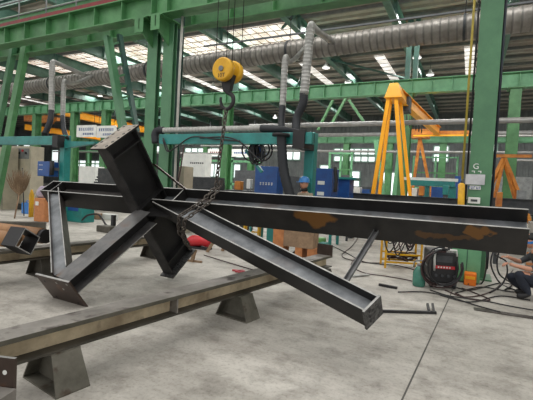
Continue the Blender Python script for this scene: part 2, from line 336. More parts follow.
#g5 = girder('crane_girder', 'thin green tie girder under the pipes behind the yellow gantry legs', 30, 4.55, 5.15, -16, 14, m_green, 1.0, .3)
# handrail walkway above the near girder
hr = thing('handrail', (-24, 8.45, 6.62), 'thin grey handrail above the near green girder at top left', 'handrail')
for x in [-23.5+1.5*i for i in range(10)]: MB().tube([(x, 8.6, 6.62), (x, 8.6, 7.6)], .025, 6).build('post', m_grey, hr)
for z in (7.1, 7.6): MB().tube([(-24, 8.6, z), (-8.5, 8.6, z)], .03, 6).build('rail', m_grey, hr)
tb = thing('walkway_truss', (-24, 9.5, 7.4), 'green steel walkway framing behind the handrail at top left', 'truss')
ibeam(MB(), (-24, 9.6, 7.55), (-8.8, 9.6, 7.55), .2, .35).build('chord', m_green, tb)
for x in [-23+2.4*i for i in range(6)]:
    MB().bar((x, 9.6, 7.4), (x+.8, 9.6, 6.9), .12, .12).build('brace', m_green, tb); MB().bar((x+1.6, 9.6, 7.4), (x+.8, 9.6, 6.9), .12, .12).build('brace', m_green, tb)
ibeam(MB(), (-24, 9.6, 8.3), (-8.8, 9.6, 8.3), .2, .3).build('upper_chord', m_dgreen, tb)
# ------------------------------------------------------------------ columns
# the big column marked G
gx0, gx1, gy0 = -.06, .33, 8.76
gc = thing('steel_column', ((gx0+gx1)/2, gy0+.2, 0), 'large grey green steel column marked with a white G, right of centre', 'column')
MB().box((gx0, gy0, 0), (gx1, gy0+.025, ZR-.2)).box((gx0, gy0+.40, 0), (gx1, gy0+.425, ZR-.2)).box(((gx0+gx1)/2-.01, gy0+.025, 0), ((gx0+gx1)/2+.01, gy0+.4, ZR-.2)).build('shaft', m_gcol, gc)
MB().box((gx0-.12, gy0-.12, 0), (gx1+.12, gy0+.55, .03)).build('base_plate', m_gcol, gc)
MB().tube([(gx0-.035, gy0+.05, .6), (gx0-.035, gy0+.05, 9.5)], .02, 6).build('black_cable', m_black, gc)
MB().tube([(gx1+.03, gy0+.08, .2), (gx1+.03, gy0+.08, 9.5)], .025, 8).build('downpipe', mat('navy pipe', (.015, .022, .035), .5), gc)
m_wp = mat('white paint mark', (.8, .82, .8), .5)
cx = (gx0+gx1)/2
gp = P(476, 166.5, gy0-.003); text('G', .15, gp, EX, EZ, m_wp, gc)
for dx in (-.055, .055):
    q = P(476.5, 171.5, gy0-.004)+EX*dx; b = MB(); b.box((q.x-.028, q.y, q.z), (q.x+.028, q.y+.002, q.z+.014)); b.box((q.x+.012, q.y, q.z-.03), (q.x+.028, q.y+.002, q.z)); b.build('painted_mark', m_wp, gc)
a = P(466, 172.5, gy0-.03); c = P(484.5, 185, gy0-.03)
nb = thing('notice_board', (cx, gy0-.02, c.z), 'light grey notice plate on the column marked G', 'sign')
MB().box((a.x, gy0-.03, c.z), (c.x, gy0-.006, a.z-.03)).build('plate', mat('light grey plate', (.58, .59, .62), .5), nb)
lb = thing('label_plate', (cx, gy0-.02, c.z-.1), 'narrow white label with blue lettering under the notice plate', 'sign')
MB().box((a.x+.08, gy0-.022, c.z-.095), (c.x-.06, gy0-.006, c.z-.02)).build('plate', m_white, lb)
b = MB(); m_bink = mat('blue ink', (.02, .06, .3), .5); lx = (a.x+c.x)/2-.11; lz = c.z-.085
for k in range(5):
    x = lx+k*.047; b.box((x, gy0-.0235, lz), (x+.010, gy0-.022, lz+.052)); b.box((x, gy0-.0235, lz+(.0 if k % 2 else .042)), (x+.032, gy0-.022, lz+(.010 if k % 2 else .052)))
    if k % 2: b.box((x+.024, gy0-.0235, lz), (x+.032, gy0-.022, lz+.052))
b.build('lettering', m_bink, lb)
q0 = P(468, 197, gy0-.1); q1 = P(480, 204, gy0-.1)
mt = thing('meter_box', (q0.x, gy0-.05, q1.z), 'small white meter box low on the column marked G', 'box')
MB().box((q0.x, gy0-.10, q1.z), (q1.x, gy0-.006, q0.z)).build('case', m_white, mt, bevel=.01)
MB().box((q0.x+.05, gy0-.106, q1.z+.04), (q1.x-.05, gy0-.10, q0.z-.04)).build('display', m_dgrey, mt)
# yellow pipe and cylinder left of the column
yp = thing('gas_pipe', (-.16, 8.75, .9), 'thin yellow vertical pipe left of the column marked G', 'pipe')
MB().tube([P(461.5, 190, 8.7), P(474.5, 0, 8.7), P(476, -30, 8.7)], .022, 8).build('pipe', mat('mustard paint', (.42, .33, .05), .5), yp)
c0 = P(461, 203.5, 8.6); c1 = P(461.5, 184.5, 8.6)
cy = thing('yellow_cylinder', c0, 'short fat yellow cylinder at the foot of the yellow pipe beside column G', 'cylinder')
MB().tube([c0-EZ*.25, c0, c1, c1+EZ*.03], [.062, .062, .062, .03], 14).build('body', m_yel, cy); MB().tube([c1+EZ*.03, c1+EZ*.10], .02, 8).build('valve', m_dgrey, cy)
MB().tube([c0-EZ*.25, V((c0.x, c0.y, 0))], .02, 8).build('stand_pipe', m_dgrey, cy)
# left paired columns
for (x0, x1, lab) in ((-8.56, -8.2, 'green steel column, left one of the close pair behind the raised stub'), (-7.97, -7.62, 'green steel column, right one of the close pair with a downpipe')):
    t = thing('steel_column', ((x0+x1)/2, 8.95, 0), lab, 'column', 'paired columns')
    MB().box((x0, 8.75, 0), (x1, 8.775, 6.0)).box((x0, 8.90, 0), (x1, 8.92, 6.0)).box(((x0+x1)/2-.01, 8.775, 0), ((x0+x1)/2+.01, 8.90, 6.0)).build('shaft', m_gcol, t)
    MB().box((x0-.1, 8.6, 0), (x1+.1, 9.3, .03)).build('base_plate', m_gcol, t)
    b = MB(); b.box((x0-.05, 8.2, 5.98), (x1+.05, 9.2, 6.01)); b.add([(x0+.17, 8.2, 5.98), (x0+.17, 8.75, 5.98), (x0+.17, 8.75, 5.35), (x0+.17, 8.2, 5.7), (x0+.2, 8.2, 5.98), (x0+.2, 8.75, 5.98), (x0+.2, 8.75, 5.35), (x0+.2, 8.2, 5.7)], [(0,1,2,3),(7,6,5,4),(0,3,7,4),(1,5,6,2),(2,6,7,3)])
    b.box((x0+.02, 8.2, 5.6), (x1-.02, 8.22, 5.98)); b.build('bracket', m_green, t)
ua, ub = P(167, 100, 9.3).x, P(177, 100, 9.3).x
uc = thing('upper_column', ((ua+ub)/2, 9.35, 0), 'dark green rear column behind the pair, rising to the roof', 'column')
MB().box((ua, 9.3, 0), (ub, 9.32, ZR-.2)).box((ua, 9.48, 0), (ub, 9.5, ZR-.2)).box(((ua+ub)/2-.01, 9.32, 0), ((ua+ub)/2+.01, 9.48, ZR-.2)).build('shaft', m_dgreen, uc)
dp = thing('drain_pipe', (-7.45, 9.0, 0), 'pale grey drain pipe on the right side of the paired columns', 'pipe')
MB().tube([P(182.8, 14, 8.6), P(179.4, 75, 8.6), P(175.2, 172, 8.6), V((P(175.2, 172, 8.6).x, 8.6, 0))], .035, 8).build('pipe', mat('pale pipe', (.4, .4, .36), .5), dp)
# far row columns under the far girder
fl = {35: 'far green column behind the left fume hoses', 73: 'far green column left of the blue and white signs', 104: 'far green column just left of the raised stub', 225: 'far green column below the hook block', 403: 'far green column behind the yellow gantry', 509: 'far green column between the legs of the rear orange frame'}
def fcol(px, Y, w, h, lab, m=m_green, z1=6.2):
    x = P(px, 180, Y).x
    t = thing('steel_column', (x, Y, 0), lab, 'column', 'far columns')
    MB().box((x-w/2, Y-.25, 0), (x+w/2, Y-.23, z1)).box((x-w/2, Y+.23, 0), (x+w/2, Y+.25, z1)).box((x-.012, Y-.23, 0), (x+.012, Y+.23, z1)).build('shaft', m, t)
    MB().box((x-w/2-.1, Y-.35, z1-.05), (x+w/2+.1, Y+.35, z1)).build('cap_plate', m, t)
    return x
for px, lab in fl.items():
    w = .42
    x = fcol(px, 19.7, w, 0, lab)
    if px in (225, 403):
        t = thing('upper_column', (x, 20.1, 6.9), 'dark green roof post standing on the far girder '+('above the yellow gantry' if px == 403 else 'behind the hook block'), 'column')
        MB().box((x-.28, 20.0, 6.87), (x-.05, 20.25, ZR-.1)).box((x+.08, 20.0, 6.87), (x+.28, 20.25, ZR-.1)).build('shaft', m_dgreen, t)
for px, lab in ((205, 'distant green column near the far windows, left of the chain'), (146, 'distant green column behind the paired columns'), (345, 'distant green column left of the yellow gantry legs'), (441, 'distant green column between gantry and column G'), (388, 'slim distant green column behind the gantry legs'), (88, 'distant green column behind the signs'), (20, 'distant green column at far left'), (250, 'distant green column behind the coiled cables')):
    fcol(px, 34, .5, 0, lab, z1=P(440, 143, 34).z)
# V braces behind the yellow gantry legs
for k, (a, bb, l) in enumerate((((376, 140), (388, 194), 'left'), ((400, 148), (393, 194), 'right'))):
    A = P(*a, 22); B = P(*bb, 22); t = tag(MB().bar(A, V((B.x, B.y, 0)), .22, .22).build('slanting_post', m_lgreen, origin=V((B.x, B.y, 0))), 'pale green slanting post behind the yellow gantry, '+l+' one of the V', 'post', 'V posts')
for k, (a, bb, l) in enumerate((((333, 100), (318, 130), 'left'), ((346, 98), (331, 125), 'right'), ((349, 100), (366, 125), 'rightmost'))):
    A = P(*a, 26); B = P(*bb, 26); tag(MB().bar(A, B, .16, .16).build('diagonal_brace', m_green, origin=A), 'green diagonal brace under the far girder, '+l+' of three left of the gantry', 'brace', 'far diagonals')
# ------------------------------------------------------------------ pipes along the far bays
m_pgrey = mat('dull grey pipe', (.33, .33, .32), .45, .4)
for (Y, pa, r_, x0, x1, l) in ((16.5, (440, 122), .10, -9.5, 8, 'grey pipe running behind the yellow gantry top, below the far girder'), (31, (430, 152), .10, -16, 10, 'thin grey distant pipe behind the gantry legs'), (33, (430, 134), .16, -14, 12, 'distant grey pipe above the windows right of centre')):
    z = P(*pa, Y).z; tag(MB().tube([(x0, Y, z), (x1, Y, z)], r_, 10).build('service_pipe', m_pgrey, origin=(x0, Y, z)), l, 'pipe')
# ------------------------------------------------------------------ big spiral duct
def spiral(b, p0, p1, r, pitch, n=20, mi=0, ring=True):
    p0 = V(p0); p1 = V(p1); L = (p1-p0).length; k = max(2, int(L/pitch)); pts = []; rs = []
    for i in range(k):
        for f_, dr in ((0, 0), (.72, 0), (.78, .035), (.94, .035)):
            pts.append(p0.lerp(p1, (i+f_)/k)); rs.append(r*(1+dr))
    pts.append(p1); rs.append(r); m0 = len(b.m); b.tube(pts, rs, n, mi)
    if ring:
        for q in range((len(pts)-1)*n):
            if (q//n) % 4 in (2, 3): b.m[m0+q] = 1
    return b
m_rib = mat('dark duct seam', (.19, .18, .165), .5, .3)
m_rib2 = mat('duct seam', (.34, .34, .32), .45, .35)
dz = P(400, 38, 11).z
dzf = lambda x: dz+.09+.021*x
bd = thing('spiral_duct', (-22, 11, dz), 'large weathered silver spiral duct running across the hall under the roof', 'duct')
spiral(MB(), (-24, 11.0, dzf(-24)), (5, 11.0, dzf(5)), .29, .19, 24).build('duct', [m_bigduct, m_rib], bd)
for x in (-16, -10.6, -5.1, -.4, 3.4):
    MB().tube([(x-.03, 11, dzf(x)), (x+.03, 11, dzf(x))], .32, 20).build('joint_ring', m_dgrey, bd)
    MB().tube([(x, 11, dzf(x)+.3), (x, 11, ZR-.1)], .012, 5).build('hanger_rod', m_dgrey, bd)
pc = P(375, 30, 12); tag(MB().bar((-9, 12, pc.z+.2), (5, 12, pc.z+.2), .06, .05).build('cable_tray', m_dgrey, origin=(-9, 12, pc.z)), 'thin dark cable tray just above the large spiral duct', 'tray')
# vertical ducts with hoses
def riser(pts_px, Y, r, top_back, lab, hose, hr_):
    pts = [P(x, y, Y) for x, y in pts_px]; base = pts[-1]
    t = thing('duct_riser', base, lab, 'duct', 'fume duct risers')
    b = MB(); spiral(b, pts[-1], pts[0], r, .09, 14); b.build('pipe', [m_galv, m_rib2], t)
    if top_back:
        e = pts[0]; b = MB(); b.tube(curve([e-EZ*.02, e+EZ*.10+EY*.05, e+V((0.03, .35, .06)), V((e.x+.10, 10.72, dzf(e.x)))], 5), r*.8, 12); b.build('elbow', m_galv, t)
    hp = [P(*q[:2], q[2]) for q in hose]
    cs = curve(hp, 8); rs = [hr_*(1.0 if i % 2 else .9) for i in range(len(cs))]
    b = MB(); b.tube(cs, rs, 12); b.build('flexible_hose', m_hose, t)
riser([(310.5, 28), (304, 95)], 9.3, .11, True, 'tall silver vertical duct with black hose at centre', [(304, 93, 9.3), (303, 104, 9.3), (297, 118, 9.3), (296, 134, 9.2)], .115)
riser([(285, 60), (282.5, 108)], 9.5, .085, True, 'shorter silver vertical duct left of the tall one', [(282.5, 106, 9.5), (281.5, 120, 9.4), (282, 134, 9.2)], .095)
riser([(52.2, 64), (51.5, 112)], 9.3, .10, True, 'silver vertical duct at far left, left of two', [(51.5, 110, 9.3), (50, 122, 9.2), (45, 134, 9.1)], .105)
riser([(63.8, 83), (62.5, 118)], 9.6, .085, True, 'silver vertical duct at far left, right of two', [(62.5, 116, 9.6), (63.5, 128, 9.3), (67, 139, 9.1)], .085)
# thick black suction hose going down behind the beam
hh = thing('suction_hose', P(290, 200, 8.12), 'thick black suction hose dropping behind the beam at centre', 'hose')
cs = curve([P(281.5, 135, 8.12), P(282, 150, 8.12), P(284, 172, 8.12), P(290, 196, 8.12), P(292, 205, 8.12)], 10)
MB().tube(cs, [.115*(1 if i % 2 else .92) for i in range(len(cs))], 14).build('hose', m_hose, hh)
cp = P(281, 135, 8.12); MB().tube([cp-EZ*.03, cp+EZ*.03], .2, 20).build('collar', m_black, hh)
# ------------------------------------------------------------------ teal jib arms
def jib(x0px, x1px, ytop, ybot, Y, z, post_px, lab, h=.26, po=.25):
    xa = P(x0px, (ytop+ybot)/2, Y).x; xb = P(x1px, (ytop+ybot)/2, Y).x; xp = P(post_px, 160, Y+po).x
    t = thing('jib_arm', (xp, Y+po, 0), lab, 'jib', 'teal jib arms')
    MB().box((xa, Y-.08, z-h/2), (xb, Y+.08, z+h/2)).build('boom', m_teal, t, bevel=.015)
    MB().box((xa+.06, Y-.10, z-h/2-.02), (xb, Y+.1, z-h/2+.02)).build('guide_rail', m_teal, t)
    MB().box((xp-.12, Y+po-.13, 0), (xp+.12, Y+po+.13, z+.2)).build('post', m_teal, t, bevel=.02)
    MB().box((xp-.16, Y-.14, z-.24), (xp+.12, Y+po-.12, z+.16)).build('pivot_bracket', m_black, t)
    MB().box((xp-.25, Y+po-.22, 0), (xp+.25, Y+po+.22, .03)).build('base_plate', m_teal, t)
    return t, xa, xb, xp
JZ = 2.8
t1, xa1, xb1, xp1 = jib(161, 313, 133, 142, 8.35, 2.70, 310.5, 'teal jib arm and post at centre, carrying a duct on top', .24, .62)
t1.location.y += 0
z = 2.93; xs, xe = P(158, 130, 8.35).x, P(263, 128, 8.35).x
hd = thing('horizontal_duct', (xs, 8.35, z), 'silver spiral duct lying along the centre teal jib arm, black hose at both ends', 'duct')
spiral(MB(), (xs+.12, 8.35, z), (xe, 8.35, z), .075, .1, 14).build('duct', [m_galv, m_rib2], hd)
MB().tube(curve([(xe-.05, 8.35, z), (xe+.3, 8.37, z-.02), (xe+.5, 8.5, z-.03), (xe+.75, 8.9, z-.06)], 6), .088, 12).build('hose', m_hose, hd)
MB().tube(curve([(xs+.2, 8.35, z), (xs+.03, 8.33, z), (xs-.05, 8.3, z-.1), (xs-.02, 8.3, z-.35)], 6), .1, 12).build('end_hose', m_hose, hd)
t2, xa2, xb2, xp2 = jib(-8, 58, 137, 149, 8.9, 2.76, 65, 'long teal jib arm at the left edge with its post', .28)
t3 = thing('jib_arm', (xp2+.2, 9.2, 2.6), 'short teal arm reaching right from the left jib post', 'jib', 'teal jib arms')
xr = P(97, 150, 9.1).x
MB().add([(xp2+.14, 9.0, 2.5), (xp2+.14, 9.16, 2.5), (xp2+.14, 9.16, 2.74), (xp2+.14, 9.0, 2.74), (xr, 9.0, 2.66), (xr, 9.16, 2.66), (xr, 9.16, 2.72), (xr, 9.0, 2.72)], [(0,1,2,3),(7,6,5,4),(0,4,5,1),(1,5,6,2),(2,6,7,3),(3,7,4,0)]).build('boom', m_teal, t3)
# loops of cable under the centre arm
for k, pts in enumerate(([(163, 140), (167, 151), (175, 148), (192, 137), (215, 139), (240, 141)], [(180, 150), (178, 172), (176, 186)], [(184, 146), (181, 166), (178, 182)], [(200, 138), (225, 137), (240, 142), (252, 153), (262, 163)], [(163, 138), (168, 150), (168, 152)])):
    lab = ['black cable looped along the centre teal arm', 'black cable hanging in front of the cream cabinet, left of two', 'dark red cable hanging in front of the cream cabinet', 'black cable sagging towards the coiled hoses', 'short cable tuft at the left tip of the centre teal arm'][k]
    q = [P(x, y, 8.22) for x, y in pts]
    tag(MB().tube(curve(q, 6), .018, 6).build('cable', m_cable if k == 2 else m_black, origin=q[0]), lab, 'cable')
# wire feeder with coiled cables
wf = thing('wire_feeder', P(262, 153, 8.7), 'wire feeder tangled with coiled black and teal cables under the centre arm', 'machine')
for k in range(14):
    c = P(256+random.uniform(-5, 7), 153+random.uniform(-4, 5), 8.5+random.uniform(-.1, .1)); r = random.uniform(.14, .30); a0 = random.uniform(0, PI); ax = V((math.cos(a0), .35*math.sin(a0), 0))
    q = [c+ax*(r*math.cos(s*PI/8))+EZ*(r*math.sin(s*PI/8)) for s in range(17)]
    MB().tube(q, .02, 6).build('coil', m_black if k % 3 else m_dgrey, wf)
MB().bar(P(246, 150, 8.6), P(262, 172, 8.6), .07, .07).build('bracket_arm', m_teal, wf)
MB().bar(P(255, 144, 8.65), P(262, 156, 8.65), .16, .2).build('case', m_blue, wf)
# ------------------------------------------------------------------ ladders and slanting posts at left
ld = thing('ladder', P(130, 130, 8.6), 'tall inclined green ladder hanging from the near girder, left of the paired columns', 'ladder')
A, B = P(107.8, 37, 8.6), P(123.5, 132, 8.6); A2, B2 = P(119.5, 35, 9.0), P(137, 132, 9.0)
MB().bar(A, B, .16, .22).build('side_rail', m_gcol, ld); MB().bar(A2, B2, .10, .16).build('side_rail', m_dgreen, ld)
for i in range(1, 9): MB().bar(A.lerp(B, i/9)-EY*.1, A2.lerp(B2, i/9-.02)-EY*.1, .06, .06).build('rung', m_gcol, ld)
for (a, bb, l, m, w) in (((14, 46), (-4, 140), 'left', m_gcol, .2), ((26, 46), (8, 140), 'right', m_green, .3)):
    A, B = P(*a, 9.6), P(*bb, 9.6); B = A+(B-A)*(A.z/(A.z-B.z)); tag(MB().bar(A, B, w, .2).build('slanting_post', m, origin=A), 'green slanting steel post at the left edge under the near girder, %s of two' % l, 'post', 'slanting posts')
# ------------------------------------------------------------------ far yellow cranes
def yb(a, bb, Y0, Y1, w, h, m, lab, txt=None):
    A, B = P(*a, Y0), P(*bb, Y1); B.z = A.z if False else B.z
    t = thing('bridge_crane', A, lab, 'crane', 'bridge cranes')
    ibeam(MB(), A, B, w, h).build('girder_beam', m, t); MB().bar(A, B, w*.5, h*.8).build('web_box', m, t)
    e = (B-A).normalized(); MB().bar(B-e*.3-EX*1.2, B-e*.3+EX*1.2, .35, .35).build('end_truck', m, t); return t
yb((25, 127), (110, 139), 22, 30, .4, .5, m_org, 'yellow overhead bridge crane behind the left hoses')
yb((58, 111), (150, 131), 22, 32, .4, .6, m_org, 'big yellow overhead bridge crane above the signs')
yb((24, 117), (54, 120), 24, 26, .3, .8, m_dorg, 'dull orange crane beam at far left')
# blue and white signs
m_ink = mat('blue lettering', (.03, .10, .32), .5)
for (x0, y0, x1, y1, l) in ((77, 125.5, 96, 137, 'left'), (97, 126, 116, 137.5, 'right')):
    A, B = P(x0, y0, 18.9), P(x1, y1, 18.9); t = thing('hanging_sign', ((A.x+B.x)/2, 18.9, B.z), 'white hanging sign with two lines of blue characters, %s of the pair' % l, 'sign', 'blue and white signs')
    MB().box((A.x, 18.88, B.z), (B.x, 18.92, A.z)).build('panel', m_white, t)
    for x in (A.x+.2, B.x-.2): MB().tube([(x, 18.9, A.z), (x, 18.9, 6.3)], .015, 5).build('hanger', m_dgrey, t)
    H_ = A.z-B.z; W_ = B.x-A.x
    for r_ in range(2):
        n = 8 if r_ == 0 else 6; b = MB(); hgt = .19 if r_ == 0 else .13; zc = B.z+H_*(.66 if r_ == 0 else .26); x0_ = A.x+W_*(.12 if r_ == 0 else .34); st = W_*(.78 if r_ == 0 else .56)/n
        for i in range(n):
            x = x0_+i*st
            for q in range(3): b.box((x, 18.868, zc-hgt/2+q*hgt/2.4), (x+st*.68, 18.876, zc-hgt/2+q*hgt/2.4+.03))
            b.box((x+st*(.2+.3*random.random()), 18.868, zc-hgt/2), (x+st*.5+.02, 18.876, zc+hgt/2))
        b.build('lettering', m_ink, t)
# yellow A-frame gantry
yg = thing('gantry_crane', V((-2.6, 14.6, 0)), 'orange yellow gantry crane with a tall A frame leg set behind the beam', 'crane')
gt = P(393, 92, 14.3)
def leg(a, bb, Y, w, m=m_org, par=None):
    A, B = P(*a, Y), P(*bb, Y); e = (B-A); B = A+e*(A.z/-e.z) if e.z else B
    MB().bar(A, B, w, w*.9).build('leg', m, par)
leg((389, 96), (373, 194), 14.1, .125, par=yg); leg((391, 98), (379.5, 194), 14.9, .11, par=yg); leg((396, 96), (403, 196), 14.1, .125, par=yg); leg((400, 98), (410, 195), 14.9, .11, par=yg)
A, B = P(386, 98, 14.2), P(402, 84, 14.2)
b = MB(); zt = P(393, 84, 14.2).z; zb = P(393, 99, 14.2).z
b.hexa([(A.x-.02, 13.95, zb), (B.x+.08, 13.95, zb), (B.x+.08, 15.0, zb), (A.x-.02, 15.0, zb)], [(A.x+.12, 14.05, zt), (B.x-.10, 14.05, zt), (B.x-.1, 14.9, zt), (A.x+.12, 14.9, zt)]); b.build('head', m_org, yg, bevel=.02)
A, B = P(398, 92, 14.3), P(437, 130, 22); A = P(396, 93, 14.5)
B.z = A.z
k = 0
B = G(438, 131, A.z)
ibeam(MB(), A, B, .30, .42).build('beam', m_org, yg); MB().bar(A-EZ*.02, B-EZ*.02, .14, .36).build('beam_web', m_org, yg)
MB().bar((B.x-1.2, B.y, B.z-.1), (B.x+1.6, B.y, B.z-.1), .2, .18).build('end_truck', m_dorg, yg)
MB().bar((B.x-1.2, B.y-.4, B.z-.3), (B.x+1.5, B.y-.4, B.z-.3), .08, .08).build('walkway_rail', m_org, yg)
for i in range(9):
    p = A.lerp(B, .08+.07*i)+EX*-.22; r = .55-.03*i
    q = [p-EZ*.2, p-EZ*(.25+r)+EY*.1, p+EY*.35-EZ*.25]; MB().tube(curve(q, 4), .016, 5).build('festoon_cable', m_black, yg)
p = A.lerp(B, .17)-EZ*.05; MB().box((p.x-.32, p.y-.3, p.z-.35), (p.x+.16, p.y+.3, p.z+.2)).build('hoist_trolley', m_dgrey, yg)
# rear orange frames
def aframe(top, feet, Y, w, m, lab):
    x = P(*top, Y); t = thing('gantry_crane', V((x.x, Y, 0)), lab, 'crane', 'rear orange gantries')
    for f_ in feet:
        B = P(*f_, Y+ .4); e = B-x; B = x+e*(x.z/-e.z); MB().bar(x, B, w, w).build('leg', m, t)
    return t, x
t, x = aframe((420, 138), ((412, 194), (431, 194)), 25, .16, m_dorg, 'distant dull orange A frame gantry, just right of the yellow one')
MB().box((x.x-.5, 24.8, x.z), (x.x+.5, 25.6, x.z+.5)).build('head', m_dorg, t)
t, x = aframe((504, 158), ((484, 200), (494, 200), (516, 200), (521, 200)), 18, .13, m_dorg, 'orange A frame gantry at the right behind column G')
MB().bar((x.x-.7, 18, x.z+.08), (x.x+.9, 18, x.z+.08), .14, .12).build('cross_beam', m_dorg, t)
# ------------------------------------------------------------------ steel node assembly
ly, lp_, le = -.02999, .00384, .62374
aL = V((math.cos(ly)*math.cos(lp_), math.sin(ly)*math.cos(lp_), math.sin(lp_))); aY = V((-math.sin(ly), math.cos(ly), 0)); aZ = aL.cross(aY)
aC = aY*math.cos(le)+aZ*math.sin(le); aD = aL.cross(aC); PO = V((.48081, 4.28809, 1.32749))
FR = (aL.copy(), aC.copy(), aD.copy()); aL, aC, aD = aL*.95, aC*.95, aD*.95   # section sizes below are in units of 0.95 m
def N(u, v, w): return PO+aL*u+aC*v+aD*w
c_ = .324; h_ = .343
nd = thing('welded_steel_node', N(-4.95, -.3, -1.38), 'large dark welded steel frame node slung from the chain, filling the middle of the photo', 'steel frame')
def nbox(a, bb, mi=0, b=None): b = b or MB(); return b.box(a, bb, mi, (PO, aL, aC, aD))
def hsec(name, a, bb, wid, h, tf, tw, mats, par=nd, wtop=0.0, webmat=None, w_web=.5, flmat=None):
    """H section in the node plane from a to bb (centre line u,v); flanges perpendicular to the plane"""
    a = V((*a, 0)); bb = V((*bb, 0)); t = (bb-a).normalized(); s = V((-t.y, t.x, 0)); L = (bb-a).length
    O = N(a.x, a.y, wtop); T = aL*t.x+aC*t.y; Sx = aL*s.x+aC*s.y; fr = (O, T, Sx, aD)
    webo = MB().box((0, -wid/2+tf, -h*w_web-tw/2), (L, wid/2-tf, -h*w_web+tw/2), 0, fr).build(name, webmat or m_web, par, PO, FR)
    for sg in (-1, 1):
        y0, y1 = sorted((sg*wid/2, sg*(wid/2-tf)))
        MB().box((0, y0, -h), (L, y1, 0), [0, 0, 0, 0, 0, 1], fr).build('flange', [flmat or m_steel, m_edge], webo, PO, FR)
    return webo, fr, L
# long main beam to the right: placed rust stains on the near flange
lb_ = nbox((-4.86, .016, -h_/2-.008), (.009, c_-.016, -h_/2+.008)).build('long_beam', m_webb, nd, PO, FR)
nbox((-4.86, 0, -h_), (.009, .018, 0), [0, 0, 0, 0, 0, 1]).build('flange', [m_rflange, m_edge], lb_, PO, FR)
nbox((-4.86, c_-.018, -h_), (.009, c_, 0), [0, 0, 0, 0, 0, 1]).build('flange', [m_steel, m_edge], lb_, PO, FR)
MB().hexa([N(-4.46, .018, -h_/2), N(-4.44, .018, -h_/2), N(-4.44, c_-.018, -h_/2), N(-4.46, c_-.018, -h_/2)], [N(-4.46, .018, -.004), N(-4.44, .018, -.004), N(-4.44, c_-.018, -.004), N(-4.46, c_-.018, -.004)], [0, 1, 0, 0, 0, 0]).build('stiffener', [m_steel, m_edge], lb_, PO, FR)
# left short beam
sb_ = nbox((-7.68, .016, -h_/2-.008), (-5.07, c_-.016, -h_/2+.008)).build('short_beam', steel('brown grey web', (.05, .045, .043), (.12, .11, .105)), nd, PO, FR)
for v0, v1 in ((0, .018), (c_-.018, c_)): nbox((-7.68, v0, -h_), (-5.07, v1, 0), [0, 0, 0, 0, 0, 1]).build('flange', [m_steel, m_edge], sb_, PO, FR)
nbox((-7.70, -.002, -h_), (-7.68, c_+.002, 0), [0, 0, 0, 0, 0, 1]).build('end_plate', [m_steel, m_edge], sb_, PO, FR)
nbox((-7.42, .018, -h_/2), (-7.405, c_-.018, -.003), [0, 0, 0, 0, 0, 1]).build('stiffener', [m_steel, m_edge], sb_, PO, FR)
# column stub through the node
cu0, cu1, cv0, cv1, wt, wb = -5.075, -4.865, -.285, .315, 1.05, -1.36
cs_ = nbox(((cu0+cu1)/2-.02, cv0+.02, wb), ((cu0+cu1)/2, cv1-.02, wt)).build('column_stub', m_steel, nd, PO, FR)
m_flb = steel('scuffed dark flange', (.02, .02, .021), (.055, .053, .055), rough=.5, scale=5)
for v0, v1 in ((cv0, cv0+.022), (cv1-.022, cv1)): nbox((cu0, v0, wb), (cu1, v1, wt)).build('flange', m_flb, cs_, PO, FR)
tp = nbox((cu0-.06, cv0-.05, wt), (cu1+.035, cv1+.045, wt+.028), [0, 0, 0, 0, 0, 1]).build('top_end_plate', [m_steel, m_platetop], cs_, PO, FR)
for vv in [cv0+.02+i*.115 for i in range(6)]:
    for uu in (cu0-.015, cu1-.01): 
        MB().tube([N(uu, vv, wt+.026), N(uu, vv, wt+.031)], .022, 10).build('bolt_hole', m_black, tp, PO, FR)
bp_ = nbox((cu0-.04, cv0-.05, wb-.028), (cu1+.03, cv1+.045, wb)).build('bottom_end_plate', m_plate2, cs_, PO, FR)
for w in (-.02, -h_+.02, -1.12, .86):
    nbox(((cu0+cu1)/2, cv0+.022, w-.01), (cu1-.005, cv1-.022, w+.01)).build('stiffener', m_steel, cs_, PO, FR)
# rusty diagonal lifting plate behind the stub
MB().hexa([N(cu1, .30, .45), N(cu1+.06, .30, .45), N(cu1+.06, .33, .42), N(cu1, .33, .42)], [N(-4.45, .30, .01), N(-4.40, .30, .01), N(-4.40, .34, -.03), N(-4.45, .34, -.03)]).build('gusset', m_plate, cs_, PO, FR)
# gusset plates around the node
#MB().hexa([N(-5.0, -.34, -.01), N(-4.0, -.36, -.01), N(-3.95, 0, -.01), N(-5.0, 0, -.01)], [N(-5.0, -.30, .008), N(-4.1, -.33, .008), N(-4.0, 0, .008), N(-5.0, 0, .008)]).v
MB().hexa([N(-4.86, -.29, -.125), N(-4.30, -.22, -.125), N(-4.0, 0, -.125), N(-4.86, 0, -.125)], [N(-4.86, -.29, -.105), N(-4.30, -.22, -.105), N(-4.0, 0, -.105), N(-4.86, 0, -.105)]).build('gusset', m_steel, nd, PO, FR)
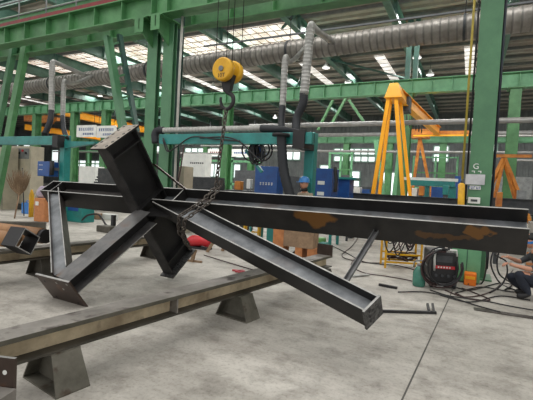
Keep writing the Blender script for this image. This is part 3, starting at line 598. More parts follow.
# right brace: flange top lines (-4.738,-.084)->(-1.247,-1.297) and (-3.963,-.049)->(-1.17,-1.10)
na, nb_, fa, fb = V((-4.80, -.06, 0)), V((-1.257, -1.295, 0)), V((-3.98, -.035, 0)), V((-1.168, -1.105, 0))
t_ = (nb_-na).normalized(); s_ = V((-t_.y, t_.x, 0)); hb = .225
def N3(p, w): return N(p.x, p.y, w)
def fl(p, q, th, sgn, name, m, par, h0, h1, w0=0.):
    o_ = s_*th*sgn
    lo = [N3(p, h1), N3(q, h1), N3(q+o_, h1), N3(p+o_, h1)]; hi = [N3(p, w0), N3(q, w0), N3(q+o_, w0), N3(p+o_, w0)]
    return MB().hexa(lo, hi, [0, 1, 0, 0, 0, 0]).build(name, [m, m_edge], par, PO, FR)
rw = MB().hexa([N3(na+s_*.01, -.12), N3(nb_+s_*.01, -.12), N3(fb, -.12), N3(fa, -.12)], [N3(na+s_*.01, -.105), N3(nb_+s_*.01, -.105), N3(fb, -.105), N3(fa, -.105)]).build('right_brace', m_webb, nd, PO, FR)
fl(na, nb_, .016, 1, 'flange', m_steel, rw, 0, -hb); fl(fa, fb, .016, -1, 'flange', m_steel, rw, 0, -hb)
ep = MB().hexa([N3(nb_-s_*.015, -hb-.02), N3(nb_-s_*.015+t_*.022, -hb-.02), N3(fb+s_*.012+t_*.022, -hb-.02), N3(fb+s_*.012, -hb-.02)], [N3(nb_-s_*.015, .002), N3(nb_-s_*.015+t_*.022, .002), N3(fb+s_*.012+t_*.022, .002), N3(fb+s_*.012, .002)], [0, 1, 0, 0, 0, 0]).build('end_plate', [m_plate2, m_edge], rw, PO, FR)
pc_ = (nb_+fb)/2+t_*.022
for i in (-1, 1):
    for k in (-.05, -.115, -.18):
        q = pc_+s_*(.06*i); MB().tube([N3(q, k), N3(q+t_*.0015, k)], .011, 8).build('bolt_hole', m_black, ep, PO, FR)
# left brace (flanges in the node plane)
A_, B_ = V((-4.79, -.28, 0)), V((-4.95, -1.70, 0)); t2_ = (B_-A_).normalized(); s2_ = V((-t2_.y, t2_.x, 0)); wd = .155
def lbp(w0, w1, y0, y1, name, mats, par, mi=0):
    lo = [N3(A_+s2_*y0, w0), N3(B_+s2_*y0, w0), N3(B_+s2_*y1, w0), N3(A_+s2_*y1, w0)]; hi = [N3(A_+s2_*y0, w1), N3(B_+s2_*y0, w1), N3(B_+s2_*y1, w1), N3(A_+s2_*y1, w1)]
    return MB().hexa(lo, hi, mi).build(name, mats, par, PO, FR)
lw = lbp(-.20, -.012, -.008, .008, 'left_brace', m_steel, nd)
lbp(-.014, 0, -wd, wd, 'flange', [m_steel, m_flat], lw, [0, 1, 0, 0, 0, 0]); lbp(-.214, -.20, -wd, wd+.02, 'flange', [m_steel, m_edge, m_flat], lw, [0, 2, 0, 0, 1, 0])  # lower flange's upper face is coloured paler so it reads as lit
# raking beam at the left
a0, b0 = V((-7.435, -.02, 0)), V((-5.235, -1.655, 0)); td = (b0-a0).normalized(); sd = V((-td.y, td.x, 0)); cen = sd*.10
m1w, fr1, L1 = hsec('raking_brace', (a0+cen)[:2], (b0+cen)[:2], .20, .21, .014, .012, None, webmat=m_webb, flmat=steel('brown grey flange', (.05, .042, .04), (.12, .10, .095)), w_web=.3)
# splice end plate at bottom left
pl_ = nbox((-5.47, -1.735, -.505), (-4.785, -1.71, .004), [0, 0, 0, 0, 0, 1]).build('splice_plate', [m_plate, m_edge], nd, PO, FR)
for (uu, ww) in ((-5.08, -.07), (-5.02, -.17), (-4.86, -.05), (-4.9, -.4), (-5.35, -.1), (-5.35, -.4)):
    MB().tube([N(uu, -1.736, ww), N(uu, -1.7375, ww)], .016, 8).build('bolt_hole', m_edge if ww > -.2 and uu > -5.2 else m_black, pl_, PO, FR)
#MB().hexa([N(-5.12, -1.70, -.30), N(-4.62, -1.70, -.30), N(-4.62, -1.40, -.30), N(-5.1, -1.40, -.30)], [N(-5.12, -1.70, -.288), N(-4.62, -1.70, -.288), N(-4.62, -1.40, -.288), N(-5.1, -1.40, -.288)], 0).v
m_strut = steel('grey strut steel', (.07, .07, .075), (.14, .14, .145), metal=.2)
# light strut between main beam and right brace
st0, st1 = N(-1.455, .0, -.225), N(-1.60, -.95, -.225); sv = (st1-st0); sL = sv.length; sv = sv/sL; sx_ = sv.cross(aD)
MB().box((-.028, 0, 0), (.028, sL, .008), 0, (st0, sx_, sv, aD)).box((-.028, 0, .008), (-.022, sL, .04), 1, (st0, sx_, sv, aD)).box((.022, 0, .008), (.028, sL, .04), 1, (st0, sx_, sv, aD)).build('strut', [m_strut, m_web], nd, PO, FR)
# ------------------------------------------------------------------ hook block, ropes, chain
sl = N(-3.835, c_+.0, .03)             # chain passes over the far flange here
hb_ = V((sl.x+.06, sl.y, 0)); hz = 3.27
hk = thing('hook_block', V((hb_.x, hb_.y, 2.85)), 'yellow two sheave hook block hanging from wire ropes at upper centre', 'hook block')
ax = V((.80, .60, 0)).normalized()
ax = V((.55, -.83, 0))
pc0 = None
def gyp(x, y, Y): return P(x, y, Y)
fc = P(223.5, 69.5, sl.y-.12); bc = P(233, 72.5, sl.y+.10)
axx = (bc-fc).normalized()
axx = V((.0, 1, 0)).normalized()
for c, nm in ((fc, 0), (bc, 1)):
    R_ = .155 if nm == 0 else .15
    MB().tube([c-axx*.05, c-axx*.035, c+axx*.035, c+axx*.05], [R_*.88, R_, R_, R_*.88], 28).build('sheave_cover', m_yel, hk)
    if nm == 0:
        MB().tube([c-axx*.07, c-axx*.05], .035, 12).build('axle_boss', m_grey, hk)
        text('10T', .075, c-axx*.052-EZ*.09, (axx.cross(EZ)), EZ, m_black, hk)
mid = (fc+bc)/2
MB().tube([fc, bc], .04, 10).build('axle', m_dgrey, hk)
MB().hexa([mid+V((-.05, -.03, -.28)), mid+V((.05, -.03, -.28)), mid+V((.05, .03, -.28)), mid+V((-.05, .03, -.28))], [mid+V((-.1, -.05, -.06)), mid+V((.1, -.05, -.06)), mid+V((.1, .05, -.06)), mid+V((-.1, .05, -.06))]).build('yoke', m_black, hk)
hc = mid-EZ*.38
hp = [mid-EZ*.26, hc+V((.0, 0, .1)), hc+V((.085, 0, .04)), hc+V((.10, 0, -.05)), hc+V((.03, 0, -.13)), hc+V((-.06, 0, -.11)), hc+V((-.10, 0, -.03)), hc+V((-.10, 0, .03))]
cc = curve(hp, 5); MB().tube(cc, [.035-.018*i/len(cc) for i in range(len(cc))], 10).build('hook', m_rod, hk)
for k, (c, sx) in enumerate(((fc, -.13), (fc, .13), (bc, -.12), (bc, .12))):
    side = axx.cross(EZ).normalized(); p = c+side*sx; MB().tube([p, V((p.x, p.y, 9.4))], .0055, 5).build('wire_rope', m_rod, hk)
# chain of real links
ch = thing('lifting_chain', hc-EZ*.1, 'rusty steel lifting chain looped from the hook around the dark beam', 'chain')
def link_mesh():
    pts = [];
    for s in range(12):
        a = 2*PI*s/12; x = .023*math.cos(a); y = .043*math.sin(a); pts.append(V((x, 0, y)))
    pts.append(pts[0]); b = MB(); b.tube(pts, .0105, 6, cap=False)
    me = bpy.data.meshes.new('link'); me.from_pydata(b.v, [], b.f); me.materials.append(m_chain)
    for p in me.polygons: p.use_smooth = True
    return me
lm = link_mesh()
def chain(path, pitch=.064):
    path = [V(p) for p in path]; acc = 0; k = 0
    for i in range(len(path)-1):
        a, b = path[i], path[i+1]; L = (b-a).length; n = max(1, round(L/pitch)); t = (b-a).normalized()
        x = t.cross(V((.3, .9, .1))).normalized(); y = t.cross(x)
        for j in range(n):
            c = a.lerp(b, (j+.5)/n); xx, yy = (x, y) if k % 2 else (y, -x); k += 1
            W = Matrix.Identity(4)
            for r_ in range(3): W[r_][0], W[r_][1], W[r_][2], W[r_][3] = xx[r_], yy[r_], t[r_], c[r_]
            o = bpy.data.objects.new('link', lm); COL.objects.link(o); o.parent = ch; o.matrix_basis = MW[ch.name].inverted() @ W
p0 = hc-EZ*.13
chain([p0, sl+V((0, 0, .10)), sl+V((0, 0, .03)), N(-3.87, -.01, .035), N(-4.02, -.36, .04), N(-4.12, -.40, -.2), N(-4.05, -.42, -.42)])
chain([sl+V((.07, 0, .10)), sl+V((.07, 0, .04)), N(-3.74, -.01, .035), N(-3.88, -.42, .04), N(-3.98, -.47, -.2), N(-3.98, -.47, -.46)])
# ------------------------------------------------------------------ supports on the floor
def ground_beam(name, a, bb, w, z0, z1, lab, stiff=(), side=-1):
    a = V(a); bb = V(bb); t = (bb-a).normalized(); x = V((t.y, -t.x, 0)); L = (bb-a).length; fr = (V((a.x, a.y, 0)), x, t, EZ)
    r = thing(name, (a.x, a.y, z0), lab, 'beam', 'floor support beams')
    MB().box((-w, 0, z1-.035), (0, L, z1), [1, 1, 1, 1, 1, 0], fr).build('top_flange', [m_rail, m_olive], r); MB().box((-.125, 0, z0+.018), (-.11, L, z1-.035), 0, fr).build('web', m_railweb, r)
    MB().box((-w, 0, z0), (0, L, z0+.018), 0, fr).build('bottom_flange', m_raildark, r)
    for s in stiff: MB().box((-w+.005, s, z0+.018), (-.005, s+.015, z1-.018), [0, 1, 1, 0, 0, 0], fr).build('stiffener', [m_rail, m_rail], r)
    return r
def block(lo, z, w, l, dirv, lab, top=.55, solid=True, m=None):
    c = V(lo); t = V(dirv).normalized(); x = V((t.y, -t.x, 0)); m = m or m_block
    r = thing('support_block', c, lab, 'support block', 'steel support blocks')
    def q(sx, sy, zz, k): return c+x*(sx*w/2*k)+t*(sy*l/2*k)+EZ*zz
    th = .012
    # two sloping end plates (front faces), a middle web, base and top plate
    for s in (-1, 1):
        y0, y1 = (l/2-th, l/2)
        MB().hexa([c+x*(s*(w/2-th))-t*(l/2)+EZ*.012, c+x*(s*w/2)-t*(l/2)+EZ*.012, c+x*(s*w/2)+t*(l/2)+EZ*.012, c+x*(s*(w/2-th))+t*(l/2)+EZ*.012],
                  [c+x*(s*(w/2*top-th))-t*(l/2*.85)+EZ*(z-.012), c+x*(s*w/2*top)-t*(l/2*.85)+EZ*(z-.012), c+x*(s*w/2*top)+t*(l/2*.85)+EZ*(z-.012), c+x*(s*(w/2*top-th))+t*(l/2*.85)+EZ*(z-.012)]).build('side_plate', m, r)
    MB().hexa([c-x*(w/2-th)-t*.02+EZ*.012, c+x*(w/2-th)-t*.02+EZ*.012, c+x*(w/2-th)+t*.0+EZ*.012, c-x*(w/2-th)+t*.0+EZ*.012], [c-x*(w/2*top-th)-t*.02+EZ*(z-.012), c+x*(w/2*top-th)-t*.02+EZ*(z-.012), c+x*(w/2*top-th)+EZ*(z-.012), c-x*(w/2*top-th)+EZ*(z-.012)]).build('web', m, r)
    MB().box((-w/2, -l/2, 0), (w/2, l/2, .012), 0, (c, x, t, EZ)).build('base_plate', m, r); MB().box((-w/2*top, -l/2*.85, z-.012), (w/2*top, l/2*.85, z), 0, (c, x, t, EZ)).build('top_plate', m, r)
    return r
d1 = V((.135, 1, 0)).normalized()
A1 = V((-2.70, 1.53, 0))-d1*.9; B1 = V((-2.47, 3.075, 0))+d1*3.45
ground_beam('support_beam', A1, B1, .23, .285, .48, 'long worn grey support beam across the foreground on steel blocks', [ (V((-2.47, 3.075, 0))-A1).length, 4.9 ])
X1 = V((d1.y, -d1.x, 0))
block(V((-2.76, 2.0, 0)), .285, .50, .26, d1, 'grey trapezoid steel block under the near end of the foreground beam')
block(V((-2.42, 4.14, 0)), .285, .48, .26, d1, 'grey trapezoid steel block under the foreground beam at centre, beneath the right brace')
e1 = B1-d1*.03; tag(MB().box((-.26, -.035, .481), (.02, -.015, .66), 0, (V((e1.x, e1.y, 0)), X1, d1, EZ)).build('stop_plate', m_plate, origin=V((e1.x, e1.y, .485))), 'small brown upright stop plate on the far end of the foreground beam', 'plate')
block(V((B1.x-.1, B1.y-.25, 0)), .285, .42, .3, d1, 'dark steel block under the far end of the foreground beam', m=m_raildark)
# left bottom plate with hole
q1 = G(14.5, 359, .60); zsl = P(14, 388, q1.y).z
fp = thing('upright_plate', V((-2.72, 1.55, 0)), 'dark steel plate with a round hole standing at the lower left corner', 'plate')
u_ = (q1-q0); u_.z = 0; u_ = V((1, .35, 0)).normalized(); pc2 = V((q1.x, q1.y, 0))
fr = (pc2, u_, V((-u_.y, u_.x, 0)), EZ)
MB().box((-.36, 0, 0), (0, .02, .60), [0, 0, 0, 0, 0, 1], fr).build('plate', [m_plate, m_edge], fp)
MB().tube([pc2-u_*.055+EZ*.52-V((-u_.y, u_.x, 0))*.002, pc2-u_*.055+EZ*.52+V((-u_.y, u_.x, 0))*.001], .013, 14).build('hole', m_white, fp)
sl_ = tag(MB().box((-.6, -.5, 0), (.02, -.005, zsl), 0, fr).build('steel_slab', m_rail, origin=pc2), 'grey steel slab cut by the lower left corner of the photo', 'slab')
d2 = V((.09, 1, 0)).normalized(); A2_ = V((-5.80, 3.15, 0))-d2*3; B2_ = A2_+d2*6.6
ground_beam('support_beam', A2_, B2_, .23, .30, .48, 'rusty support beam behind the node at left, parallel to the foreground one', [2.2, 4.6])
block(V((-5.93, 4.0, 0)), .30, .5, .26, d2, 'dark trapezoid block under the rear support beam, behind the splice plate', m=m_raildark)
block(V((-5.75, 6.25, 0)), .30, .45, .26, d2, 'dark block under the far end of the rear support beam', m=m_raildark)
# brown pipes lying at left
m_pend = m_black
r1 = thing('steel_pipe', (-8, 6, .3), 'long orange brown steel pipe at the left edge, the farther of two', 'pipe', 'brown pipes')
e = G(43, 236, .55); s0 = G(-60, 222, .55)
MB().tube([s0, e], .13, 18).build('pipe', m_brown, r1); MB().tube([e, e+(e-s0).normalized()*.08], .12, 16).build('end_cap', m_black, r1)
r2 = thing('steel_pipe', (-6.5, 4.5, .5), 'brown steel pipe with a black square collar at the left edge, the nearer of two', 'pipe', 'brown pipes')
e = G(15, 240, .645); s0 = G(-60, 231, .645)
MB().tube([s0, e], .115, 18).build('pipe', m_brown, r2); tdir = (e-s0).normalized(); sx = tdir.cross(EZ).normalized()
ca, sa = math.cos(.55), math.sin(.55); cx_a = sx*ca+EZ*sa; cz_a = EZ*ca-sx*sa
for (lo_, hi_) in (((-.15, -.04, .125), (.15, .22, .14)), ((-.15, -.04, -.14), (.15, .22, -.125)), ((-.15, -.04, -.125), (-.135, .22, .125)), ((.135, -.04, -.125), (.15, .22, .125))):
    MB().box(lo_, hi_, [0, 0, 0, 1, 0, 0], (e+tdir*.02, cx_a, tdir, cz_a)).build('collar_plate', [m_black, m_edge], r2)
for (x0, y0, l) in ((-7.2, 5.2, 'a'),): pass

dk = tag(MB().bar(G(-20, 222, .25)-EZ*.12, G(46, 222.5, .25)-EZ*.12, .35, .25).build('channel_bar', m_raildark, origin=G(10, 222, 0)), 'dark long steel channel lying behind the brown pipes', 'beam')
# ------------------------------------------------------------------ background workshop equipment
def gb(name, cat, lab, px0, px1, pytop, Y, depth, m, zb=0., extra=None, bevel=.01):
    a = P(px0, pytop, Y); c = P(px1, pytop, Y); t = thing(name, ((a.x+c.x)/2, Y+depth/2, zb), lab, cat)
    MB().box((a.x, Y, zb), (c.x, Y+depth, a.z)).build('case', m, t, bevel=bevel)
    return t, a.x, c.x, a.z
t, x0, x1, zt_ = gb('control_cabinet', 'cabinet', 'tall cream control cabinet with knobs at the left, behind the broom', 6.5, 31, 146, 10.6, .6, m_cream)
MB().box((x0+.1, 10.59, zt_-.55), (x1-.1, 10.6, zt_-.1)).build('control_panel', m_grey, t)
for i in range(6): 
    cxk = x0+.3+i*(x1-x0-.6)/5; MB().tube([(cxk, 10.55, zt_-.2-.1*(i % 2)), (cxk, 10.595, zt_-.2-.1*(i % 2))], .05, 10).build('knob', m_black if i % 2 else m_bred, t)
MB().box((x0+.35, 10.592, .9), (x1-.35, 10.6, 1.12)).build('label_strip', m_white, t)
MB().box((x0-.05, 10.5, 0), (x1+.05, 10.6, .25)).build('plinth', m_dgrey, t)
t, x0, x1, zt_ = gb('cabinet', 'cabinet', 'cream cabinet cut by the left edge of the photo', -20, 4.2, 147, 9.9, .6, m_cream)
MB().box((x1-.06, 9.89, .2), (x1-.03, 9.9, zt_-.1)).build('door_edge', m_grey, t)
# broom
bt = G(14.5, 218.5); br = thing('broom', bt, 'twig broom standing upside down against the cream control cabinet', 'broom')
MB().tube([bt, bt+V((-.02, .15, .85))], .025, 8).build('handle', m_wood, br)
b = MB(); c = bt+V((-.02, .15, .8))
for i in range(170):
    a = random.uniform(-.40, .40); a2 = random.uniform(-.25, .25); L = random.uniform(.55, .92)*(1-.9*a*a); b.tube([c, c+V((a*.75, a2*.5, L*.4)), c+V((a, a2, L))], [.012, .011, .005], 4, cap=False)
b.build('twigs', m_twig, br)
tag(MB().tube([G(24, 216), P(22.5, 168, 9.4)], .02, 6).build('iron_rod', m_rod, origin=G(24, 216)), 'thin dark iron rod leaning beside the twig broom', 'rod')
# blue feeder box on post
a, c = P(37.5, 160.5, 8.75), P(49, 176.5, 8.75)
t = thing('welding_feeder', (a.x, 8.8, c.z), 'small blue box with white lettering mounted on the left teal post', 'machine')
MB().box((a.x, 8.75, c.z), (c.x, 9.1, a.z-.02)).build('case', m_blue, t, bevel=.02)
b = MB()
for i in range(3):
    for k in range(2): b.box((a.x+.1+i*.07, 8.742, a.z-.16-k*.16), (a.x+.14+i*.07, 8.75, a.z-.14-k*.16))
b.build('lettering', m_wp, t); MB().bar((c.x, 8.9, (a.z+c.z)/2), (xp2-.1, 9.1, (a.z+c.z)/2), .1, .1).build('bracket', m_dgrey, t)
MB().tube([(c.x+.06, 8.8, c.z+.05), (c.x+.06, 8.8, a.z)], .07, 12).build('wire_spool', m_black, t)
# floor items left
def small(name, cat, lab, x0, y0, x1, y1, m, z0=0., dep=.4, Yk=None, bevel=.02, grp=None):
    a = G(x0, y1, z0) if Yk is None else P(x0, y1, Yk); Y = a.y; c = P(x1, y1, Y); tp_ = P((x0+x1)/2, y0, Y).z; zz = z0 if Yk is None else (0 if z0 == 0 else c.z)
    t = thing(name, ((a.x+c.x)/2, Y+dep/2, zz), lab, cat, grp)
    MB().box((a.x, Y, zz), (c.x, Y+dep, tp_)).build('body', m, t, bevel=bevel); return t, a.x, c.x, Y, zz, tp_
t, x0, x1, Y, z0, z1 = small('wooden_crate', 'crate', 'orange brown wooden crate left of the raking brace', 33.5, 198, 44, 221, m_owood)
MB().box((x0+.08, Y-.01, z1-.25), (x0+.24, Y, z1-.12)).build('label', m_white, t)
b = MB().tube([(x0+.1, Y+.2, z1), (x0+.12, Y+.2, z1+.1), (x0+.15, Y+.2, z1+.25), (x0+.2, Y+.2, z1+.36), (x0+.2, Y+.2, z1+.4)], [.12, .2, .17, .12, .03], 12)
tag(b.build('cloth_bundle', mat('lilac grey cloth', (.45, .40, .45), .9, 0, (.25, .2, .28), 8), origin=(x0+.1, Y+.2, z1)), 'lilac grey cloth bundle on the orange brown crate', 'bundle')
q = G(31, 217); tag(MB().tube([q, q+EZ*.8, q+EZ*.92, q+EZ*1.0], [.085, .085, .05, .03], 14).build('gas_cylinder', m_yel, origin=q), 'slim yellow gas cylinder between broom and wooden crate', 'cylinder')
q = G(28, 213.5); b = MB().box((-.24, -.12, 0), (.24, .12, .42), 0, (q, EX, EY, EZ)).tube([q+V((-.1, 0, .42)), q+V((-.1, 0, .5)), q+V((.1, 0, .5)), q+V((.1, 0, .42))], .02, 6); tag(b.build('jerrycan', m_lblue, origin=q, bevel=.03), 'blue plastic jerrycan on the floor beside the wooden crate', 'jerrycan')
# machine base left behind short beam
t, x0, x1, Y, z0, z1 = small('teal_transformer', 'machine', 'teal machine base seen under the short beam, at the foot of the left post', 66, 205, 82, 221, m_teal, dep=.5)
MB().tube(curve([(x1, Y, .1), (x1+.4, Y-.1, .3), (x1+.8, Y, .35), (x1+1.3, Y-.1, .05), (x1+1.9, Y-.2, .03)], 5), .03, 6).build('cable', m_black, t)
MB().box((x0+.1, Y-.02, z1-.2), (x1-.2, Y, z1-.03)).build('blue_panel', m_blue, t)
# stacks and cabinets
gb('sheet_cabinet', 'cabinet', 'pale grey cabinet left of the dark stack, above the short beam', 79, 95.5, 166, 15, .6, m_white)
t = thing('sheet_stack', P(108, 190, 14), 'dark grey stack of steel sheet profiles behind the raised stub', 'stack')
b = MB()
for i in range(9):
    yy = 189-i*2.6; a = P(90+i*1.3, yy, 14); c = P(126, yy, 14); b.box((a.x, 14, a.z-.1), (c.x, 14.6, a.z-.01))
a = P(97, 189, 14); c = P(126, 189, 14); b.box((a.x, 14.02, P(108, 189, 14).z-.1), (c.x, 14.58, P(108, 168, 14).z-.02)); b.build('sheets', m_dgrey, t); a = P(90, 189, 14); MB().box((a.x, 14, 0), (c.x, 14.6, a.z-.1)).build('trestle', m_dgrey, t)
t, x0, x1, zt_ = gb('cream_cabinet', 'cabinet', 'cream cabinet directly right of the paired columns', 162, 184.5, 165.5, 9.7, .45, m_cream)
t, x0, x1, zt_ = gb('switch_cabinet', 'cabinet', 'white cabinet with small dark lettering, right of the cream cabinet', 182, 206, 153.5, 16, .5, m_white)
b = MB(); [b.box((x0+.55+i*.12, 15.99, zt_-.5), (x0+.62+i*.12, 16, zt_-.42)) for i in range(7)]; b.build('lettering', m_dgrey, t)
t = thing('sheet_stack', P(200, 190, 12), 'low grey stack of corrugated sheets behind the chain', 'stack')
b = MB(); 
for i in range(6): a = P(185+i*.4, 190-i*2.6, 12); c = P(218-i*.2, 190-i*2.2, 12); b.box((a.x, 12, P(200, 190-i*2.3, 12).z), (c.x, 12.5, P(200, 190-i*2.3, 12).z+.06))
a = P(187, 190, 12); c = P(217, 190, 12); b.box((a.x, 12.02, P(200, 190, 12).z), (c.x, 12.48, P(200, 178.5, 12).z)); b.build('sheets', m_dgrey, t); MB().box((a.x, 12, 0), (c.x, 12.5, P(200, 190, 12).z)).build('trestle', m_dgrey, t)
# signs far behind (on green frames)
for (x0, y0, x1, y1, l) in ((208, 149, 229, 156, 'left'), (232, 149, 254, 157, 'right')):
    A, B = P(x0, y0, 24), P(x1, y1, 24); t = thing('far_sign', (A.x, 24, B.z), 'small white sign hung far back behind the chain, %s of two' % l, 'sign'); MB().box((A.x, 24, B.z), (B.x, 24.05, A.z)).build('panel', m_white, t)
    b = MB(); [b.box((A.x+.2+i*.17, 23.985, (A.z+B.z)/2-.05), (A.x+.3+i*.17, 23.995, (A.z+B.z)/2+.06)) for i in range(int((B.x-A.x-.4)/.17))]; b.build('lettering', m_red if l == 'left' else m_ink, t)
    for x in (A.x+.1, B.x-.1): MB().tube([(x, 24.02, A.z), (x, 24.02, 6)], .02, 5).build('hanger', m_dgrey, t)
# green far frame of windows
ff = thing('partition_frame', P(225, 190, 30), 'green steel partition frame far behind the chain', 'frame')
for y_ in (160, 181):
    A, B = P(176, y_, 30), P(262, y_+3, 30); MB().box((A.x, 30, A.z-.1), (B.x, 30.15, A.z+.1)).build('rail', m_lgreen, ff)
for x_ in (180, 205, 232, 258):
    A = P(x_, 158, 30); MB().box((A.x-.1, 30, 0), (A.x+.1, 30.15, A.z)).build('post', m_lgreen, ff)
# blue power sources
t, x0, x1, zt_ = gb('welding_power_source', 'machine', 'blue welding machine with white lettering, behind the beam under the coiled cables', 255.5, 278, 166, 9.6, .4, m_blue, zb=1.05)
b = MB()
xa_ = x0+.16
for i in range(5):
    xx = xa_+i*.085; b.box((xx, 9.592, 1.66), (xx+.05, 9.6, 1.672)); b.box((xx, 9.592, 1.62), (xx+.05, 9.6, 1.632)); b.box((xx+.02, 9.592, 1.60), (xx+.032, 9.6, 1.68))
b.build('lettering', m_wp, t)
bx = P(250, 190, 9.5).x; cx_ = P(284, 190, 9.5).x
t = thing('equipment_stand', ((bx+cx_)/2, 9.8, 0), 'teal stand carrying the blue welding machine', 'stand')
MB().box((bx, 9.5, .97), (cx_, 10.3, 1.05)).build('shelf', m_teal, t); 
for xx in (bx+.05, cx_-.05):
    for yy in (9.55, 10.25): MB().bar((xx, yy, 0), (xx, yy, .97), .05, .05).build('leg', m_teal, t)
q = P(266.5, 236, 9.6).x; MB().box((q, 9.6, 0), (q+.22, 9.9, .95)).build('pedestal', m_teal, t)
t, x0, x1, zt_ = gb('welding_power_source', 'machine', 'blue welding machine right of the centre teal post, behind the helmeted worker', 313.5, 333, 168, 10.6, .6, m_blue, zb=1.0)
for i in range(2): MB().box((x0+.15, 10.59, 1.4+i*.3), (x0+.35, 10.6, 1.5+i*.3)).build('gauge', m_white, t)
MB().tube(curve([P(335, 167, 10.5), P(336, 180, 10.5), P(335, 192, 10.5)], 4), .05, 8).build('hose', m_black, t)
cs2 = thing('equipment_stand', ((x0+x1)/2, 10.9, 0), 'teal stand under the right blue welding machine', 'stand'); MB().box((x0-.1, 10.5, .93), (x1+.1, 11.3, .995)).build('shelf', m_teal, cs2)
for xx in (x0-.05, x1+.05):
    for yy in (10.55, 11.25): MB().bar((xx, yy, 0), (xx, yy, .93), .07, .07).build('leg', m_teal, cs2)
t, x0, x1, zt_ = gb('tool_cart', 'cart', 'faded blue and teal tool cart right of the worker, behind the beam', 337, 350, 179, 12, .5, m_blue, zb=.9); [MB().bar((xx, 12.2, 0), (xx, 12.2, .9), .06, .06).build('leg', m_dgrey, t) for xx in (x0+.05, x1-.05)]; MB().box((x0-.1, 11.9, zt_), (x1+.2, 12.6, zt_+.06)).build('top_tray', m_teal, t)
small('fuel_can', 'can', 'small orange and dark box on the bench left of the blue welding machine', 234, 181, 240, 190, m_dorg, z0=1, Yk=10, dep=.2)
small('white_bottle', 'bottle', 'small white and blue canister left of the blue welding machine', 246, 179, 250, 189, m_white, z0=1, Yk=10, dep=.15)
bx, cx_ = P(226, 190, 9.95).x, P(250, 190, 9.95).x
zz = P(240, 190, 10).z
t = thing('work_bench', ((bx+cx_)/2, 10.1, 0), 'dark low work bench behind the chain, left of the blue welding machine', 'bench'); MB().box((bx, 9.9, zz-.06), (cx_, 10.5, zz-.005)).build('top', m_dgrey, t)
for xx in (bx+.04, cx_-.04): MB().bar((xx, 10.2, 0), (xx, 10.2, zz-.06), .07, .07).build('leg', m_dgrey, t)
# teal boom machine right of gantry
A, B = P(409, 180, 18), P(455, 184, 18)
t = thing('cutting_machine', ((A.x+B.x)/2, 18, 0), 'long low teal machine with a pale top behind the beam, between gantry and column G', 'machine')
MB().box((A.x, 17.8, A.z-.22), (B.x, 18.4, A.z)).build('boom', m_teal, t); MB().box((A.x-.3, 17.9, A.z), (B.x+.1, 18.4, A.z+.12)).build('cover', m_white, t)
for x_ in (425, 452): q = P(x_, 190, 17.9); MB().box((q.x-.15, 17.9, 0), (q.x+.15, 18.3, A.z-.2)).build('leg', m_teal, t)
q = P(437, 190, 17.7); MB().box((q.x-.2, 17.5, 1.2), (q.x+.25, 17.8, A.z-.25)).build('cutting_head', m_blue, t)
# white sheets stacked at left of gantry
gb('parts_rack', 'rack', 'dim blue rack behind the beam left of the yellow gantry legs', 352, 371, 186, 20, .8, m_dgrey)
for (x0, x1, yt, Y, m, l, nm) in ((486, 533, 176, 30, m_grey, 'grey distant stacks of steel at the right edge', 'steel_stack'), (286, 300, 176, 15, m_dgrey, 'dark cabinet behind the worker, left of his helmet', 'cabinet'), (320, 350, 174, 28, m_dgrey, 'dim distant machine row right of the worker', 'machine_row'), (120, 160, 176, 25, m_dgrey, 'dark distant machines behind the paired columns', 'machine_row'), (455, 463, 176, 22, m_blue, 'blue cabinet just left of the yellow cylinder', 'cabinet'), (486, 492, 180, 12, m_blue, 'narrow blue cabinet just right of column G', 'cabinet'), (60, 78, 178, 20, m_dgrey, 'dark distant machine behind the left teal post', 'machine'), (235, 256, 170, 26, m_dgrey, 'dim distant cabinet behind the cable coils', 'cabinet')):
    gb(nm, 'equipment', l, x0, x1, yt, Y, .8, m)
# long dark skids behind the beam (top line of steel members)
for (x0, x1, yt, Y, l) in ((340, 470, 192, 13, 'long dark steel member stacked just behind the beam, right half'), (484, 545, 197, 14, 'dark steel member behind the beam at the right edge'), (192, 250, 190, 11, 'dark steel member behind the chain')):
    a = P(x0, yt, Y); c = P(x1, yt, Y); t = thing('steel_member', (a.x, Y, 0), l, 'beam'); zt_ = a.z
    MB().box((a.x, Y, zt_-.02), (c.x, Y+.3, zt_)).box((a.x, Y+.14, zt_-.4), (c.x, Y+.16, zt_)).box((a.x, Y, zt_-.42), (c.x, Y+.3, zt_-.4)).build('beam', m_dgrey, t)
    for f_ in (.1, .9): x = a.x+(c.x-a.x)*f_; MB().box((x-.1, Y, 0), (x+.1, Y+.3, zt_-.42)).build('trestle', m_dgrey, t)
# thin green frames and pipes far behind, seen between the machines
for (x0, x1, y0, y1, Y, l) in ((0, 34, 152, 172, 24, 'behind the cream control cabinet'), (76, 100, 150, 186, 22, 'right of the left teal post'), (106, 122, 146, 168, 27, 'behind the raised stub'), (330, 352, 152, 188, 24, 'right of the blue welding machine by the worker'), (414, 458, 156, 186, 28, 'between the gantry and column G')):
    t = thing('pipe_rack', (P((x0+x1)/2, y1, Y).x, Y, 0), 'thin green steel rack far off, '+l, 'rack', 'far racks'); n_ = 3
    for k in range(n_):
        x = P(x0+(x1-x0)*k/(n_-1), y0, Y).x; MB().box((x-.06, Y, 0), (x+.06, Y+.12, P(x0, y0, Y).z)).build('post', m_lgreen, t)
    xa, xb = P(x0, y0, Y).x, P(x1, y0, Y).x
    for k in range(3):
        z = P(x0, y0, Y).z-.12-k*1.0; MB().box((xa-.06, Y-.06, z), (xb+.06, Y, z+.09)).build('rail', m_green if k % 2 else m_lgreen, t)
